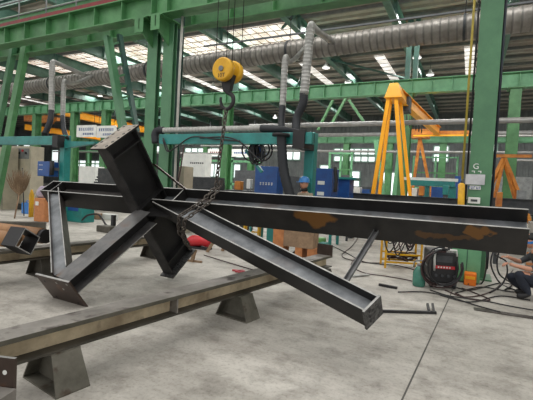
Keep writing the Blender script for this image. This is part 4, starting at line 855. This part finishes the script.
for (px, py, Y, x0, x1, l) in ((90, 152, 20.8, -30, -14, 'thin grey conduit behind the signs at left'), (210, 146, 21.5, -16, -8, 'thin grey conduit behind the chain'), (500, 160, 24, 1.6, 8, 'grey conduit at the right edge behind the orange frame'), (510, 136, 22, 0.5, 8, 'grey conduit above the orange frame at the right')):
    z = P(px, py, Y).z; tag(MB().tube([(x0, Y, z), (x1, Y, z)], .05, 8).build('conduit', m_pgrey, origin=(x0, Y, z)), l, 'pipe')
for (x0, x1, yt, Y, m, l) in ((353, 360, 187, 17, m_white, 'small white box behind the beam left of the gantry legs'), (362, 369, 189, 17, m_blue, 'small blue box behind the beam left of the gantry legs'), (412, 417, 188, 16, m_white, 'small white box behind the beam just right of the gantry legs'), (419, 424, 186, 16, m_dorg, 'small orange box behind the beam right of the gantry legs'), (443, 449, 185, 16, m_teal, 'small teal box behind the beam left of the yellow cylinder'), (206, 213, 183, 18, m_white, 'small white box just right of the low sheet stack'), (336, 341, 186, 14, m_dorg, 'small orange box right of the blue machine behind the worker'), (497, 503, 192, 11, m_dorg, 'small orange box behind the right end of the beam'), (518, 527, 190, 15, m_grey, 'small grey box behind the right end of the beam')):
    a = P(x0, yt, Y); c = P(x1, yt, Y); t = thing('parts_box', ((a.x+c.x)/2, Y+.2, 0), l, 'box'); zz = a.z
    MB().box((a.x, Y, zz-.35), (c.x, Y+.4, zz)).build('bin', m, t, bevel=.01); MB().box((a.x+.03, Y+.03, 0), (c.x-.03, Y+.37, zz-.35)).build('stand', m_dgrey, t)
# ------------------------------------------------------------------ crate by the worker
a, c = P(272.5, 240, 7.95), P(283.5, 240, 7.95); dx0, dx1 = a.x, P(313, 240, 7.95).x
ct = thing('packing_crate', ((dx0+dx1)/2, 8.2, 0), 'brown and orange packing crate on short legs, behind the right brace', 'crate')
MB().box((c.x, 7.95, .30), (dx1, 8.30, .95)).build('case', m_wood, ct); MB().box((dx0, 7.97, .12), (c.x-.002, 8.28, .95)).build('orange_side', m_owood, ct)
for x in (dx0+.04, c.x+.28, dx1-.12): MB().box((x, 7.96, 0), (x+.16, 8.28, .30) if x > dx0+.1 else (x+.14, 8.26, .12)).build('leg', m_owood, ct)
# ------------------------------------------------------------------ cable rack, welder, bottles
q0, q1 = G(385, 268), G(420.5, 270); dy = .35
rk = thing('cable_rack', q0, 'yellow tubular rack draped with dark red cables, left of the portable welder', 'rack')
ux = (q1-q0).normalized(); uy = V((-ux.y, ux.x, 0)); W_ = (q1-q0).length
for f_ in (0, 1):
    for g_ in (0, 1): 
        p = q0+ux*W_*f_+uy*dy*g_; MB().bar(p, p+EZ*1.0, .04, .04).build('post', m_yel, rk)
for z in (.13, .30): MB().bar(q0+EZ*z, q1+EZ*z, .035, .035).build('rail', m_yel, rk); MB().bar(q0+EZ*z+uy*dy, q1+EZ*z+uy*dy, .035, .035).build('rail', m_yel, rk)
MB().bar(q0+EZ*.98+uy*dy/2, q1+EZ*.98+uy*dy/2, .05, .05).build('top_rail', m_yel, rk)
for i in range(9):
    f_ = .06+random.uniform(0, .45); L = random.uniform(.35, .75); ww = random.uniform(.12, .3); p = q0+ux*W_*f_-uy*.06*random.random()
    pts = [p+EZ*.98, p-ux*ww*.4+EZ*(.98-L*.5), p+EZ*(.98-L), p+ux*ww*.6+EZ*(.98-L*.5), p+ux*ww*.3+EZ*1.0]
    tag(MB().tube(curve(pts, 6), .012, 6).build('welding_cable', m_cable if i % 2 else m_black, origin=p+EZ*.98), 'dark looped welding cable hanging at the left of the yellow rack', 'cable', 'cables hung on the rack, left bunch')
for i in range(5):
    L = .3+.07*i; a = q0+ux*W_*(.35+.02*i)+EZ*.98-uy*.03; c = q0+ux*W_*(.95-.02*i)+EZ*1.0-uy*.03
    tag(MB().tube(curve([a, a.lerp(c, .25)-EZ*L*.8, a.lerp(c, .55)-EZ*L, a.lerp(c, .85)-EZ*L*.6, c], 6), .018, 6).build('welding_cable', m_cable if i % 2 else m_black, origin=a), 'dark red cable draped in a swag across the yellow rack', 'cable', 'cables draped across the rack')
b = MB()
for i in range(8):
    z = .16+.02*i; pts = [q0+ux*W_*(.1+.8*s/6)+EZ*(z+.03*random.random())+uy*dy*random.random() for s in range(7)]; b.tube(curve(pts, 4), .017, 5)
tag(b.build('cable_heap', m_cable, origin=q0+EZ*.2, ), 'heap of dark red cable lying on the rails of the yellow rack', 'cable', kind='stuff')
# green bottle
q = G(418.5, 286); gbt = thing('water_jug', q, 'dark green plastic jug on the floor left of the portable welder', 'jug')
MB().tube([q, q+EZ*.02, q+EZ*.24, q+EZ*.32, q+EZ*.35], [.09, .105, .105, .06, .04], 18).build('body', m_glass, gbt); MB().tube([q+EZ*.35, q+EZ*.39], .045, 14).build('cap', m_grey, gbt)
MB().tube(curve([q+V((-.10, 0, .32)), q+V((-.08, 0, .42)), q+V((.05, 0, .44)), q+V((.12, 0, .36))], 5), .012, 6).build('handle', m_grey, gbt)
# portable welder
q0, q1 = G(430, 287.5), G(459, 290); ux = (q1-q0).normalized(); uy = V((-ux.y, ux.x, 0)); W_ = (q1-q0).length-.04
wz = .62; fr = (q0, ux, uy, EZ)
wd_ = thing('portable_welder', q0+ux*W_/2, 'black and red portable welding machine with coiled cables on the floor', 'welder')
MB().box((0, 0, .09), (W_, .6, wz), 0, fr).build('case', m_black, wd_, bevel=.025)
MB().box((.06, -.012, wz-.28), (W_-.05, 0, wz-.23), 0, fr).build('red_stripe', m_bred, wd_)
MB().box((.08, -.012, wz-.17), (W_-.10, 0, wz-.06), 0, fr).build('display_panel', m_dgrey, wd_)
b = MB(); [b.box((.10+i*.045, -.016, wz-.268), (.125+i*.045, -.012, wz-.242), 0, fr) for i in range(5)]; b.build('lettering', m_wp, wd_)
for s in (.03, W_-.03): 
    for y_ in (.06, .54): c = q0+ux*s+uy*y_+EZ*.08; MB().tube([c-ux*.02, c+ux*.02], .08, 16).build('wheel', m_dgrey, wd_)
hpts = [q0+ux*.05+uy*.0+EZ*(wz-.32), q0+ux*.03-uy*.05+EZ*(wz-.1), q0+ux*.05-uy*.03+EZ*(wz+.05), q0+ux*(W_-.05)-uy*.03+EZ*(wz+.05), q0+ux*(W_-.03)+EZ*(wz-.05)]
MB().tube(hpts, .018, 8).build('handle', m_white, wd_)
for i in range(4): c = q0+ux*(.08+.1*i)-uy*.02+EZ*.22; MB().tube([c, c+uy*.03], .025, 10).build('socket', m_dgrey, wd_)
MB().box((.1, -.03, .03), (.25, 0, .075), 0, fr).build('foot_plate', m_white, wd_)
for i in range(5):
    c = q0+ux*(W_/2+random.uniform(-.04, .04))-uy*(.07+.02*i)+EZ*(.36+random.uniform(-.02, .04)); rx = random.uniform(.25, .33); rz = random.uniform(.29, .35)
    pts = [c-ux*.05+ux*rx*math.cos(s*PI/9)+EZ*max(-.33-(c.z-.36), rz*math.sin(s*PI/9)) for s in range(4, 20)]
    tag(MB().tube(pts, .014, 6).build('welding_cable', m_cable if i % 2 else m_black, origin=c), 'dark cable coiled in front of the portable welder', 'cable', 'cables coiled on the welder')
m_oran = mat('bright orange plastic', (.95, .22, .01), .45)
# orange box and green bin behind
t, x0, x1, Y, z0, z1 = small('orange_box', 'box', 'orange plastic box on the floor between the welder and column G', 463.5, 273.5, 476, 285, m_oran, dep=.25, bevel=.015)
MB().box((x0+.02, Y-.008, z1-.1), (x1-.02, Y, z1-.05)).build('rim', m_org, t)
Xa = P(456, 270, 8.5).x
gbn = thing('green_locker', ((Xa+gx0)/2, 8.5, 0), 'pale green steel locker at the foot of column G, behind the welder', 'locker')
MB().box((P(452, 260, 8.45).x, 8.2, .02), (P(481, 260, 8.3).x, 8.6, .86)).build('case', m_lgreen, gbn, bevel=.01); MB().box((P(452, 260, 8.45).x+.25, 8.19, .05), (P(452, 260, 8.45).x+.26, 8.2, .83)).build('door_edge', m_dgreen, gbn)
# loose floor cables and bars
fcab = [([(500, 248), (497, 262), (500, 275), (512, 284), (505, 290)], 'black hose hanging from behind the beam end, right one'), ([(494, 248), (491, 265), (500, 280), (515, 290)], 'black hose hanging behind the beam end, left one'), ([(486, 247), (487, 262), (482, 280), (468, 284)], 'dark cable hanging down beside the green locker')]
for pts, l in fcab:
    q = []
    for i, (x, y) in enumerate(pts):
        base = G(x, max(y, 283), .03) if y > 279 else P(x, y, 7.6); q.append(base)
    tag(MB().tube(curve(q, 6), .014, 6).build('hose', m_black, origin=q[-1]), l, 'hose')
gl = [([(430, 290), (450, 296), (480, 300), (510, 306), (545, 312)], 'long black cable running right across the floor in front of the welder', m_black), ([(445, 290), (465, 297), (490, 292), (505, 280), (513, 270)], 'dark red cable from the welder towards the crouching worker', m_cable), ([(455, 293), (480, 287), (500, 290), (515, 292), (530, 289)], 'thin cable looping behind the long black cable', m_black), ([(462, 288), (475, 293), (490, 300), (470, 299), (455, 293)], 'dark red cable bunched on the floor below the orange box', m_cable),
      ([(320, 240), (345, 252), (365, 262), (400, 266), (430, 275)], 'thin dark cable crossing the floor left of the yellow rack', m_black), ([(372, 245), (352, 262), (362, 272), (385, 276), (408, 280), (425, 285)], 'thin dark cable curving under the yellow rack', m_cable), ([(398, 292), (425, 292), (450, 297), (475, 305), (500, 312)], 'thin black cable on the floor in front of the green jug', m_black), ([(360, 235), (352, 246), (342, 256), (362, 262), (385, 263)], 'dark red cable on the floor right of the light strut', m_cable),
      ([(450, 285), (470, 290), (500, 283), (520, 286)], 'black cable on the floor between orange box and worker', m_black), ([(204, 255), (240, 266), (262, 272), (275, 274)], 'thin brown cord on the floor behind the foreground beam', m_cable), ([(440, 295), (470, 302), (500, 296), (530, 300)], 'black cable looping wide in front of the crouching worker', m_black)]
for pts, l, m in gl:
    q = [G(x, y, .018) for x, y in pts]; tag(MB().tube(curve(q, 6), .010, 6).build('floor_cable', m, origin=q[0]), l, 'cable')
A, B, Cc = G(378, 311, .02), G(436, 312.5, .02), G(433, 303, .02)
b = MB().bar(A, B, .035, .035); b.bar(B-(B-A).normalized()*.03, G(432.5, 304, .06), .03, .03); b.bar(G(429, 311, .02), G(427.5, 304, .06), .03, .03)
tag(b.build('steel_bar', m_rod, origin=A), 'black steel bar with a forked end lying on the floor right of the right brace', 'bar')
A, B = G(474, 309, .005), G(540, 319, .005); tag(MB().bar(A, B, .12, .02).build('steel_strip', steel('rusty strip', (.06, .05, .045), (.13, .12, .11)), origin=A), 'flat dark steel strip on the floor at right', 'strip')
A, B = G(379, 284.5, .02), G(397, 288, .02); tag(MB().bar(A, B, .05, .04).build('hand_tool', m_rod, origin=A), 'small dark hand tool on the floor below the yellow rack', 'tool')
A, B = G(352, 276, .02), G(368, 274.5, .02); tag(MB().bar(A, B, .09, .02).build('metal_offcut', m_edge, origin=A), 'bright metal offcut on the floor by the foot of the light strut', 'offcut')
# red clamp + red tool
q = G(238, 271, .02); b = MB().bar(q-V((.12, 0, 0)), q+V((.1, .06, 0)), .04, .03).bar(q+V((-.02, -.06, 0)), q+V((.04, .1, 0)), .03, .03).bar(q+V((.05, -.08, 0)), q+V((.11, .06, 0)), .02, .02); tag(b.build('red_clamp', mat('pinkish red clamp paint', (.55, .08, .10), .5), origin=q), 'small red clamp lying on the floor behind the foreground beam', 'clamp')
q = G(199, 248.5); t = thing('red_toolbox', q, 'bright red tool case on the floor behind the chain', 'tool case')
MB().tube([q+V((-.32, 0, .13)), q+V((-.2, 0, .16)), q+V((.1, 0, .2)), q+V((.3, 0, .12))], [.10, .14, .13, .07], 12).build('body', m_bred, t); MB().box((-.3, -.12, 0), (.3, .12, .05), 0, (q, EX, EY, EZ)).build('base', m_black, t)
for (x, y, l) in ((207, 252, 'left'), (222, 251, 'right')):
    q = G(x, y); tag(MB().bar(q, q+V((.14, .1, .3)), .07, .07).build('wooden_wedge', m_wood, origin=q), 'short brown wooden wedge leaning near the red tool case, %s of two' % l, 'wedge')
q = G(192, 262); tag(MB().bar(q, q+V((.05, .02, .25)), .06, .05).bar(q-V((.15, 0, -.02)), q+V((.2, .05, .02)), .05, .04).build('wooden_prop', m_wood, origin=q), 'small rusty prop beside the foot of the column stub', 'prop')
q = G(160, 279.5); 
for (x0, x1, y_, m, l, n_) in ((244, 254, 240, m_yel, 'yellow step stool seen under the beam at centre', 'step_stool'),):
    q0, q1 = G(x0, y_), G(x1+4, y_+1); t = thing(n_, q0, l, 'stool'); ux = (q1-q0).normalized(); uy = V((-ux.y, ux.x, 0)); W_ = (q1-q0).length
    for f_ in (0, 1):
        for g_ in (0, 1): p = q0+ux*W_*f_+uy*.3*g_; MB().bar(p, p+EZ*.5, .05, .05).build('leg', m, t)
    MB().box((-.02, -.02, .5), (W_+.02, .32, .54), 0, (q0, ux, uy, EZ)).build('top', m, t); MB().bar(q0+EZ*.25, q1+EZ*.25, .04, .04).build('rung', m, t)
small('steel_offcut_box', 'offcut', 'rusty low steel offcut box behind the short beam', 96, 226, 110, 231.5, m_raildark, dep=.3)
q = G(113, 232); tag(MB().box((-.05, -.05, 0), (.05, .05, .5), 0, (q, EX, EY, EZ)).box((-.15, -.1, 0), (.15, .1, .03), 0, (q, EX, EY, EZ)).build('stub_post', m_black, origin=q), 'small black stub post behind the short beam', 'post')
for (x0, x1, y0, y1, m, l) in ((84, 97, 213, 218, m_wood, 'low brown timber behind the short beam'), (100, 112, 214, 219, m_white, 'pale low pallet behind the short beam'), (318, 326, 243, 249, m_teal, 'small teal box behind the foreground beam end'), (316, 323, 238, 242, mat('light green plastic', (.25, .6, .2), .5), 'small light green item behind the foreground beam end')):
    small('floor_item' if 0 else ('timber' if 'timber' in l else 'pallet' if 'pallet' in l else 'small_box'), l.split()[-1] if 0 else 'floor item', l, x0, y0, x1, y1, m, dep=.3)
# ------------------------------------------------------------------ people
def figure(name, joints, bones, regions, parent, mats, sub=2):
    """one continuous skin-modifier surface; regions: bone index -> material index"""
    me = bpy.data.meshes.new(name); names = list(joints); idx = {n: i for i, n in enumerate(names)}
    me.from_pydata([joints[n][0] for n in names], [(idx[a], idx[c]) for a, c, _ in bones], [])
    o = bpy.data.objects.new(name+'_tmp', me); COL.objects.link(o)
    sk = o.modifiers.new('skin', 'SKIN'); ss = o.modifiers.new('sub', 'SUBSURF'); ss.levels = sub; ss.render_levels = sub
    for i, n in enumerate(names):
        r = joints[n][1]; me.skin_vertices[0].data[i].radius = r if isinstance(r, tuple) else (r, r)
    me.skin_vertices[0].data[0].use_root = True
    bpy.context.view_layer.update(); ev = o.evaluated_get(bpy.context.evaluated_depsgraph_get()); nm = bpy.data.meshes.new_from_object(ev); bpy.data.objects.remove(o)
    nm.materials.clear(); [nm.materials.append(m) for m in mats]
    segs = [(V(joints[a][0]), V(joints[c][0]), mi) for a, c, mi in bones]
    for p in nm.polygons:
        best = None
        for a, c, mi in segs:
            ab = c-a; t = max(0, min(1, (p.center-a).dot(ab)/max(ab.length_squared, 1e-9))); d = (p.center-(a+ab*t)).length
            if best is None or d < best[0]: best = (d, mi)
        p.material_index = best[1]; p.use_smooth = True
    nm.name = name; ob = bpy.data.objects.new(name, nm); COL.objects.link(ob); ob.parent = parent; ob.matrix_basis = MW[parent.name].inverted(); return ob
m_skin = mat('skin', (.56, .29, .19), .5, 0, (.48, .24, .155), 6)
m_khaki = mat('khaki work jacket', (.30, .25, .18), .8, 0, (.22, .18, .13), 8)
m_navy = mat('dark navy trousers', (.018, .024, .04), .85, 0, (.012, .015, .025), 10)
m_shirt = mat('dark grey tee shirt', (.05, .055, .06), .85, 0, (.035, .04, .045), 10)
m_helm = mat('blue helmet plastic', (.04, .22, .55), .3)
m_hair = mat('black hair', (.008, .008, .008), .7)
def fingers(b, palm, fwd, side, up, curl, s=1.0, thumb=1):
    for i in range(4):
        L = (.075, .085, .08, .062)[i]*s; p = palm+side*((i-1.5)*.02*s)+fwd*.03*s; a = p+fwd*L*.45-up*curl*.012; c = a+(fwd*(1-curl*.6)-up*curl).normalized()*L*.35; d = c+(fwd*(1-curl)-up*(curl+.2)).normalized()*L*.3
        b.tube([p, a, c, d], [.0095*s, .009*s, .0085*s, .007*s], 8)
    p = palm-side*.035*s*thumb; a = p+(fwd-side*thumb*1.0).normalized()*.035*s; c = a+(fwd-up*.4).normalized()*.03*s; b.tube([p, a, c], [.012*s, .0105*s, .008*s], 8)
def head(parent, c, face, r=.1, mats=(m_skin, m_hair)):
    """face = horizontal look direction; c = head centre"""
    f_ = V(face).normalized(); s = EZ.cross(f_).normalized(); b = MB(); vs = []; n, k = 20, 14
    for i in range(k+1):
        th = PI*i/k; z = math.cos(th); rr = math.sin(th)
        for j in range(n):
            ph = 2*PI*j/n; x = math.cos(ph)*rr; y = math.sin(ph)*rr
            w = .80 if z > -.2 else .80-.22*(-.2-z); dpt = 1.0 if z > -.3 else 1.0-.15*(-.3-z)
            p = f_*x*r*dpt*1.0+s*y*r*w+EZ*z*r*1.22
            if x > .8 and abs(y) < .25 and -.35 < z < .05: p += f_*.018*(1-abs(y)/.25)
            if x > .6 and .02 < z < .25 and .15 < abs(y) < .55: p -= f_*.008
            vs.append(c+p)
    fs = [(i*n+j, i*n+(j+1)%n, (i+1)*n+(j+1)%n, (i+1)*n+j) for i in range(k) for j in range(n)]
    b.add(vs, fs, 0, True); o = b.build('head', mats[0], parent)
    for sg in (-1, 1):
        e = c+f_*r*.90+s*sg*.033+EZ*.012; MB().tube([e, e+f_*.006], .011, 8).build('eye', m_hair, o)
        e = c+s*sg*r*.80; MB().tube([e-EZ*.03, e, e+EZ*.03], [.008, .016, .01], 8).build('ear', mats[0], o)
    m_ = c+f_*r*.90-EZ*.06; MB().bar(m_-s*.022, m_+s*.022, .008, .008).build('mouth', m_bred if 0 else mat('lips', (.3, .1, .08), .5), o)
    nn = c+f_*r*1.0-EZ*.02; MB().tube([nn+EZ*.035-f_*.01, nn+f_*.012-EZ*.004, nn-EZ*.012], [.006, .013, .007], 8).build('nose', mats[0], o)
    return o
# standing worker
wp = P(305, 187, 8.66); wx, wy = wp.x, 8.66
wk = thing('person', (wx, wy, 0), 'worker in a blue helmet and khaki jacket standing behind the beam', 'person')
fd = V((-.55, -.83, 0)).normalized(); sd_ = EZ.cross(fd)
def wj(f_, s, z): return tuple(V((wx, wy, 0))+fd*f_+sd_*s+EZ*z*1.05)
J = {'pelvis': (wj(0, 0, .93), .15), 'waist': (wj(0, 0, 1.08), (.15, .12)), 'chest': (wj(.01, 0, 1.27), (.17, .13)), 'neckb': (wj(.0, 0, 1.40), .085), 'neck': (wj(.01, 0, 1.48), .055),
     'shl': (wj(0, .19, 1.35), .075), 'ell': (wj(.03, .26, 1.08), .052), 'wrl': (wj(.22, .20, .95), .035), 'hal': (wj(.29, .18, .94), .035),
     'shr': (wj(0, -.19, 1.35), .075), 'elr': (wj(.03, -.26, 1.08), .052), 'wrr': (wj(.22, -.20, .95), .035), 'har': (wj(.29, -.18, .94), .035),
     'hpl': (wj(0, .10, .86), .10), 'knl': (wj(.02, .11, .48), .065), 'anl': (wj(0, .11, .10), .045), 'tol': (wj(.16, .12, .045), .04),
     'hpr': (wj(0, -.10, .86), .10), 'knr': (wj(.02, -.11, .48), .065), 'anr': (wj(0, -.11, .10), .045), 'tor': (wj(.16, -.12, .045), .04)}
Bn = [('pelvis', 'waist', 1), ('waist', 'chest', 1), ('chest', 'neckb', 1), ('neckb', 'neck', 0), ('chest', 'shl', 1), ('shl', 'ell', 1), ('ell', 'wrl', 1), ('wrl', 'hal', 0), ('chest', 'shr', 1), ('shr', 'elr', 1), ('elr', 'wrr', 1), ('wrr', 'har', 0),
      ('pelvis', 'hpl', 2), ('hpl', 'knl', 2), ('knl', 'anl', 2), ('anl', 'tol', 3), ('pelvis', 'hpr', 2), ('hpr', 'knr', 2), ('knr', 'anr', 2), ('anr', 'tor', 3)]
figure('body', J, Bn, None, wk, [m_skin, m_khaki, m_navy, m_black])
hc_ = V(wj(.03, 0, 1.60)); fdh = V((-.40, -.92, 0)).normalized(); head(wk, hc_, fdh, .108)
MB().tube([hc_-EZ*.17, hc_-EZ*.13, hc_-EZ*.10+fdh*.01], [.085, .095, .08], 14).build('neck_scarf', m_hair, wk)
b = MB(); hcc = hc_+EZ*.035; vs = []; n, k = 24, 8
prof = [(.150, 0), (.128, .005), (.126, .03), (.118, .07), (.095, .11), (.055, .135), (.0, .142)]
b.tube([hcc+EZ*z for _, z in prof], [max(r, .002) for r, _ in prof], 24, cap=True); hl = b.build('helmet', m_helm, wk)
MB().box((.09, -.075, -.005), (.185, .075, .006), 0, (hcc, fdh, EZ.cross(fdh), EZ)).build('visor', m_helm, hl, bevel=.004)
for sg in (-1, 1):
    b = MB(); s2 = EZ.cross(fdh)*sg; fingers(b, V(wj(.29, .18*sg, .94)), fd, sd_*sg, EZ, .5, 1.0); b.build('fingers', m_skin, wk)
# crouching worker
cp_ = G(522, 297); kx, ky = cp_.x+.12, cp_.y
kp = thing('person', (kx, ky, 0), 'worker crouching at the right edge in a dark grey shirt and navy trousers', 'person')
fd = V((-.95, -.30, 0)).normalized(); sd_ = EZ.cross(fd)
def kj(f_, s, z): return tuple(V((kx, ky, 0))+fd*f_+sd_*s+EZ*z)
J = {'pelvis': (kj(-.22, 0, .26), .15), 'waist': (kj(-.20, 0, .42), (.14, .12)), 'chest': (kj(-.10, 0, .62), (.16, .13)), 'neckb': (kj(-.02, 0, .75), .08), 'neck': (kj(.02, 0, .81), .055),
     'shl': (kj(-.06, .18, .68), .07), 'ell': (kj(.12, .24, .50), .045), 'wrl': (kj(.34, .12, .53), .028), 'hal': (kj(.40, .10, .55), .03),
     'shr': (kj(-.06, -.18, .68), .07), 'elr': (kj(.10, -.24, .54), .045), 'wrr': (kj(.32, -.10, .62), .028), 'har': (kj(.38, -.07, .64), .03),
     'hpl': (kj(-.17, .11, .24), .125), 'knl': (kj(.30, .17, .42), .095), 'anl': (kj(.10, .15, .09), .065), 'tol': (kj(.28, .15, .045), .045),
     'hpr': (kj(-.17, -.11, .24), .125), 'knr': (kj(.28, -.20, .30), .10), 'anr': (kj(.0, -.15, .09), .07), 'tor': (kj(.18, -.17, .045), .042)}
Bn2 = [(a, c, m) for a, c, m in Bn]
Bn2 = [(a, c, 0 if (a, c) in (('ell', 'wrl'), ('elr', 'wrr')) else m) for a, c, m in Bn]
figure('body', J, Bn2, None, kp, [m_skin, m_shirt, m_navy, m_black])
hk_ = V(kj(.07, 0, .93)); head(kp, hk_, fd, .098)
MB().tube([hk_+EZ*.02-fd*.015, hk_+EZ*.06-fd*.015, hk_+EZ*.10-fd*.01, hk_+EZ*.128], [.098, .097, .075, .02], 16).build('hair', m_hair, kp)
for sg, pz in ((1, kj(.40, .10, .55)), (-1, kj(.38, -.07, .64))):
    b = MB(); fingers(b, V(pz), fd, sd_*sg, EZ, .7, 1.0); b.build('fingers', m_skin, kp)
q = V(kj(.47, .02, .58)); tag(MB().tube([q-V((.12, -.05, -.08)), q+V((.05, 0, 0))], .012, 8).tube(curve([q+V((.05, 0, 0)), q+V((.08, .02, -.2)), q+V((.0, 0, -.42)), q+V((-.15, 0, -.56))], 5), .013, 6).build('welding_torch', m_black, origin=q), 'thin black torch with its lead held by the crouching worker', 'tool')
# items right edge
t = thing('wall_rack', P(527, 235, 9.5), 'tan shelf with round parts at the right edge beyond the beam end', 'shelf')
a = P(529.5, 240, 9.4); 
MB().box((a.x, 9.4, 0), (a.x+.9, 9.8, P(531, 222, 9.4).z)).build('case', m_card, t)
for z in (.3, .5, .7, .85): MB().box((a.x-.03, 9.36, z), (a.x+.9, 9.4, z+.05)).build('shelf', m_owood, t)
tag(MB().tube(curve([P(520, 240, 7.0), P(530, 243, 7.2), P(540, 240, 7.4)], 4), .02, 6).build('blue_hose', m_lblue, origin=P(530, 243, 7.2)), 'blue hose beside the end of the long beam', 'hose')
# ------------------------------------------------------------------ light
w = bpy.data.worlds.new('world'); S.world = w; w.use_nodes = True; bg = w.node_tree.nodes['Background']
bg.inputs[0].default_value = (1.0, .98, .95, 1); bg.inputs[1].default_value = 1.05
def area(loc, size, sy, e, rot=(0, 0, 0), col=(1, .98, .95)):
    l = bpy.data.lights.new('daylight_and_fill', 'AREA'); l.energy = e; l.shape = 'RECTANGLE'; l.size = size; l.size_y = sy; l.color = col
    o = bpy.data.objects.new('skylight_and_fill', l); COL.objects.link(o); o.location = loc; o.rotation_euler = rot; return o
area((-5, 3, 9.7), 10, 8, 350)
area((-12, 9.3, 9.3), 40, 1.5, 1800, (math.radians(50), 0, 0))  # added fill, tilted to brighten camera-facing surfaces in the far hall
area((-11, 20, 9.6), 24, 2.4, 2500)
area((-11, 28, 9.6), 50, 1.2, 2500)
area((-15, 38, 9.4), 50, 3, 2000)
S.view_settings.view_transform = 'Standard'; S.view_settings.look = 'None'; S.view_settings.gamma = 1; S.view_settings.exposure = 0
try: S.view_settings.use_curve_mapping = False
except Exception: pass
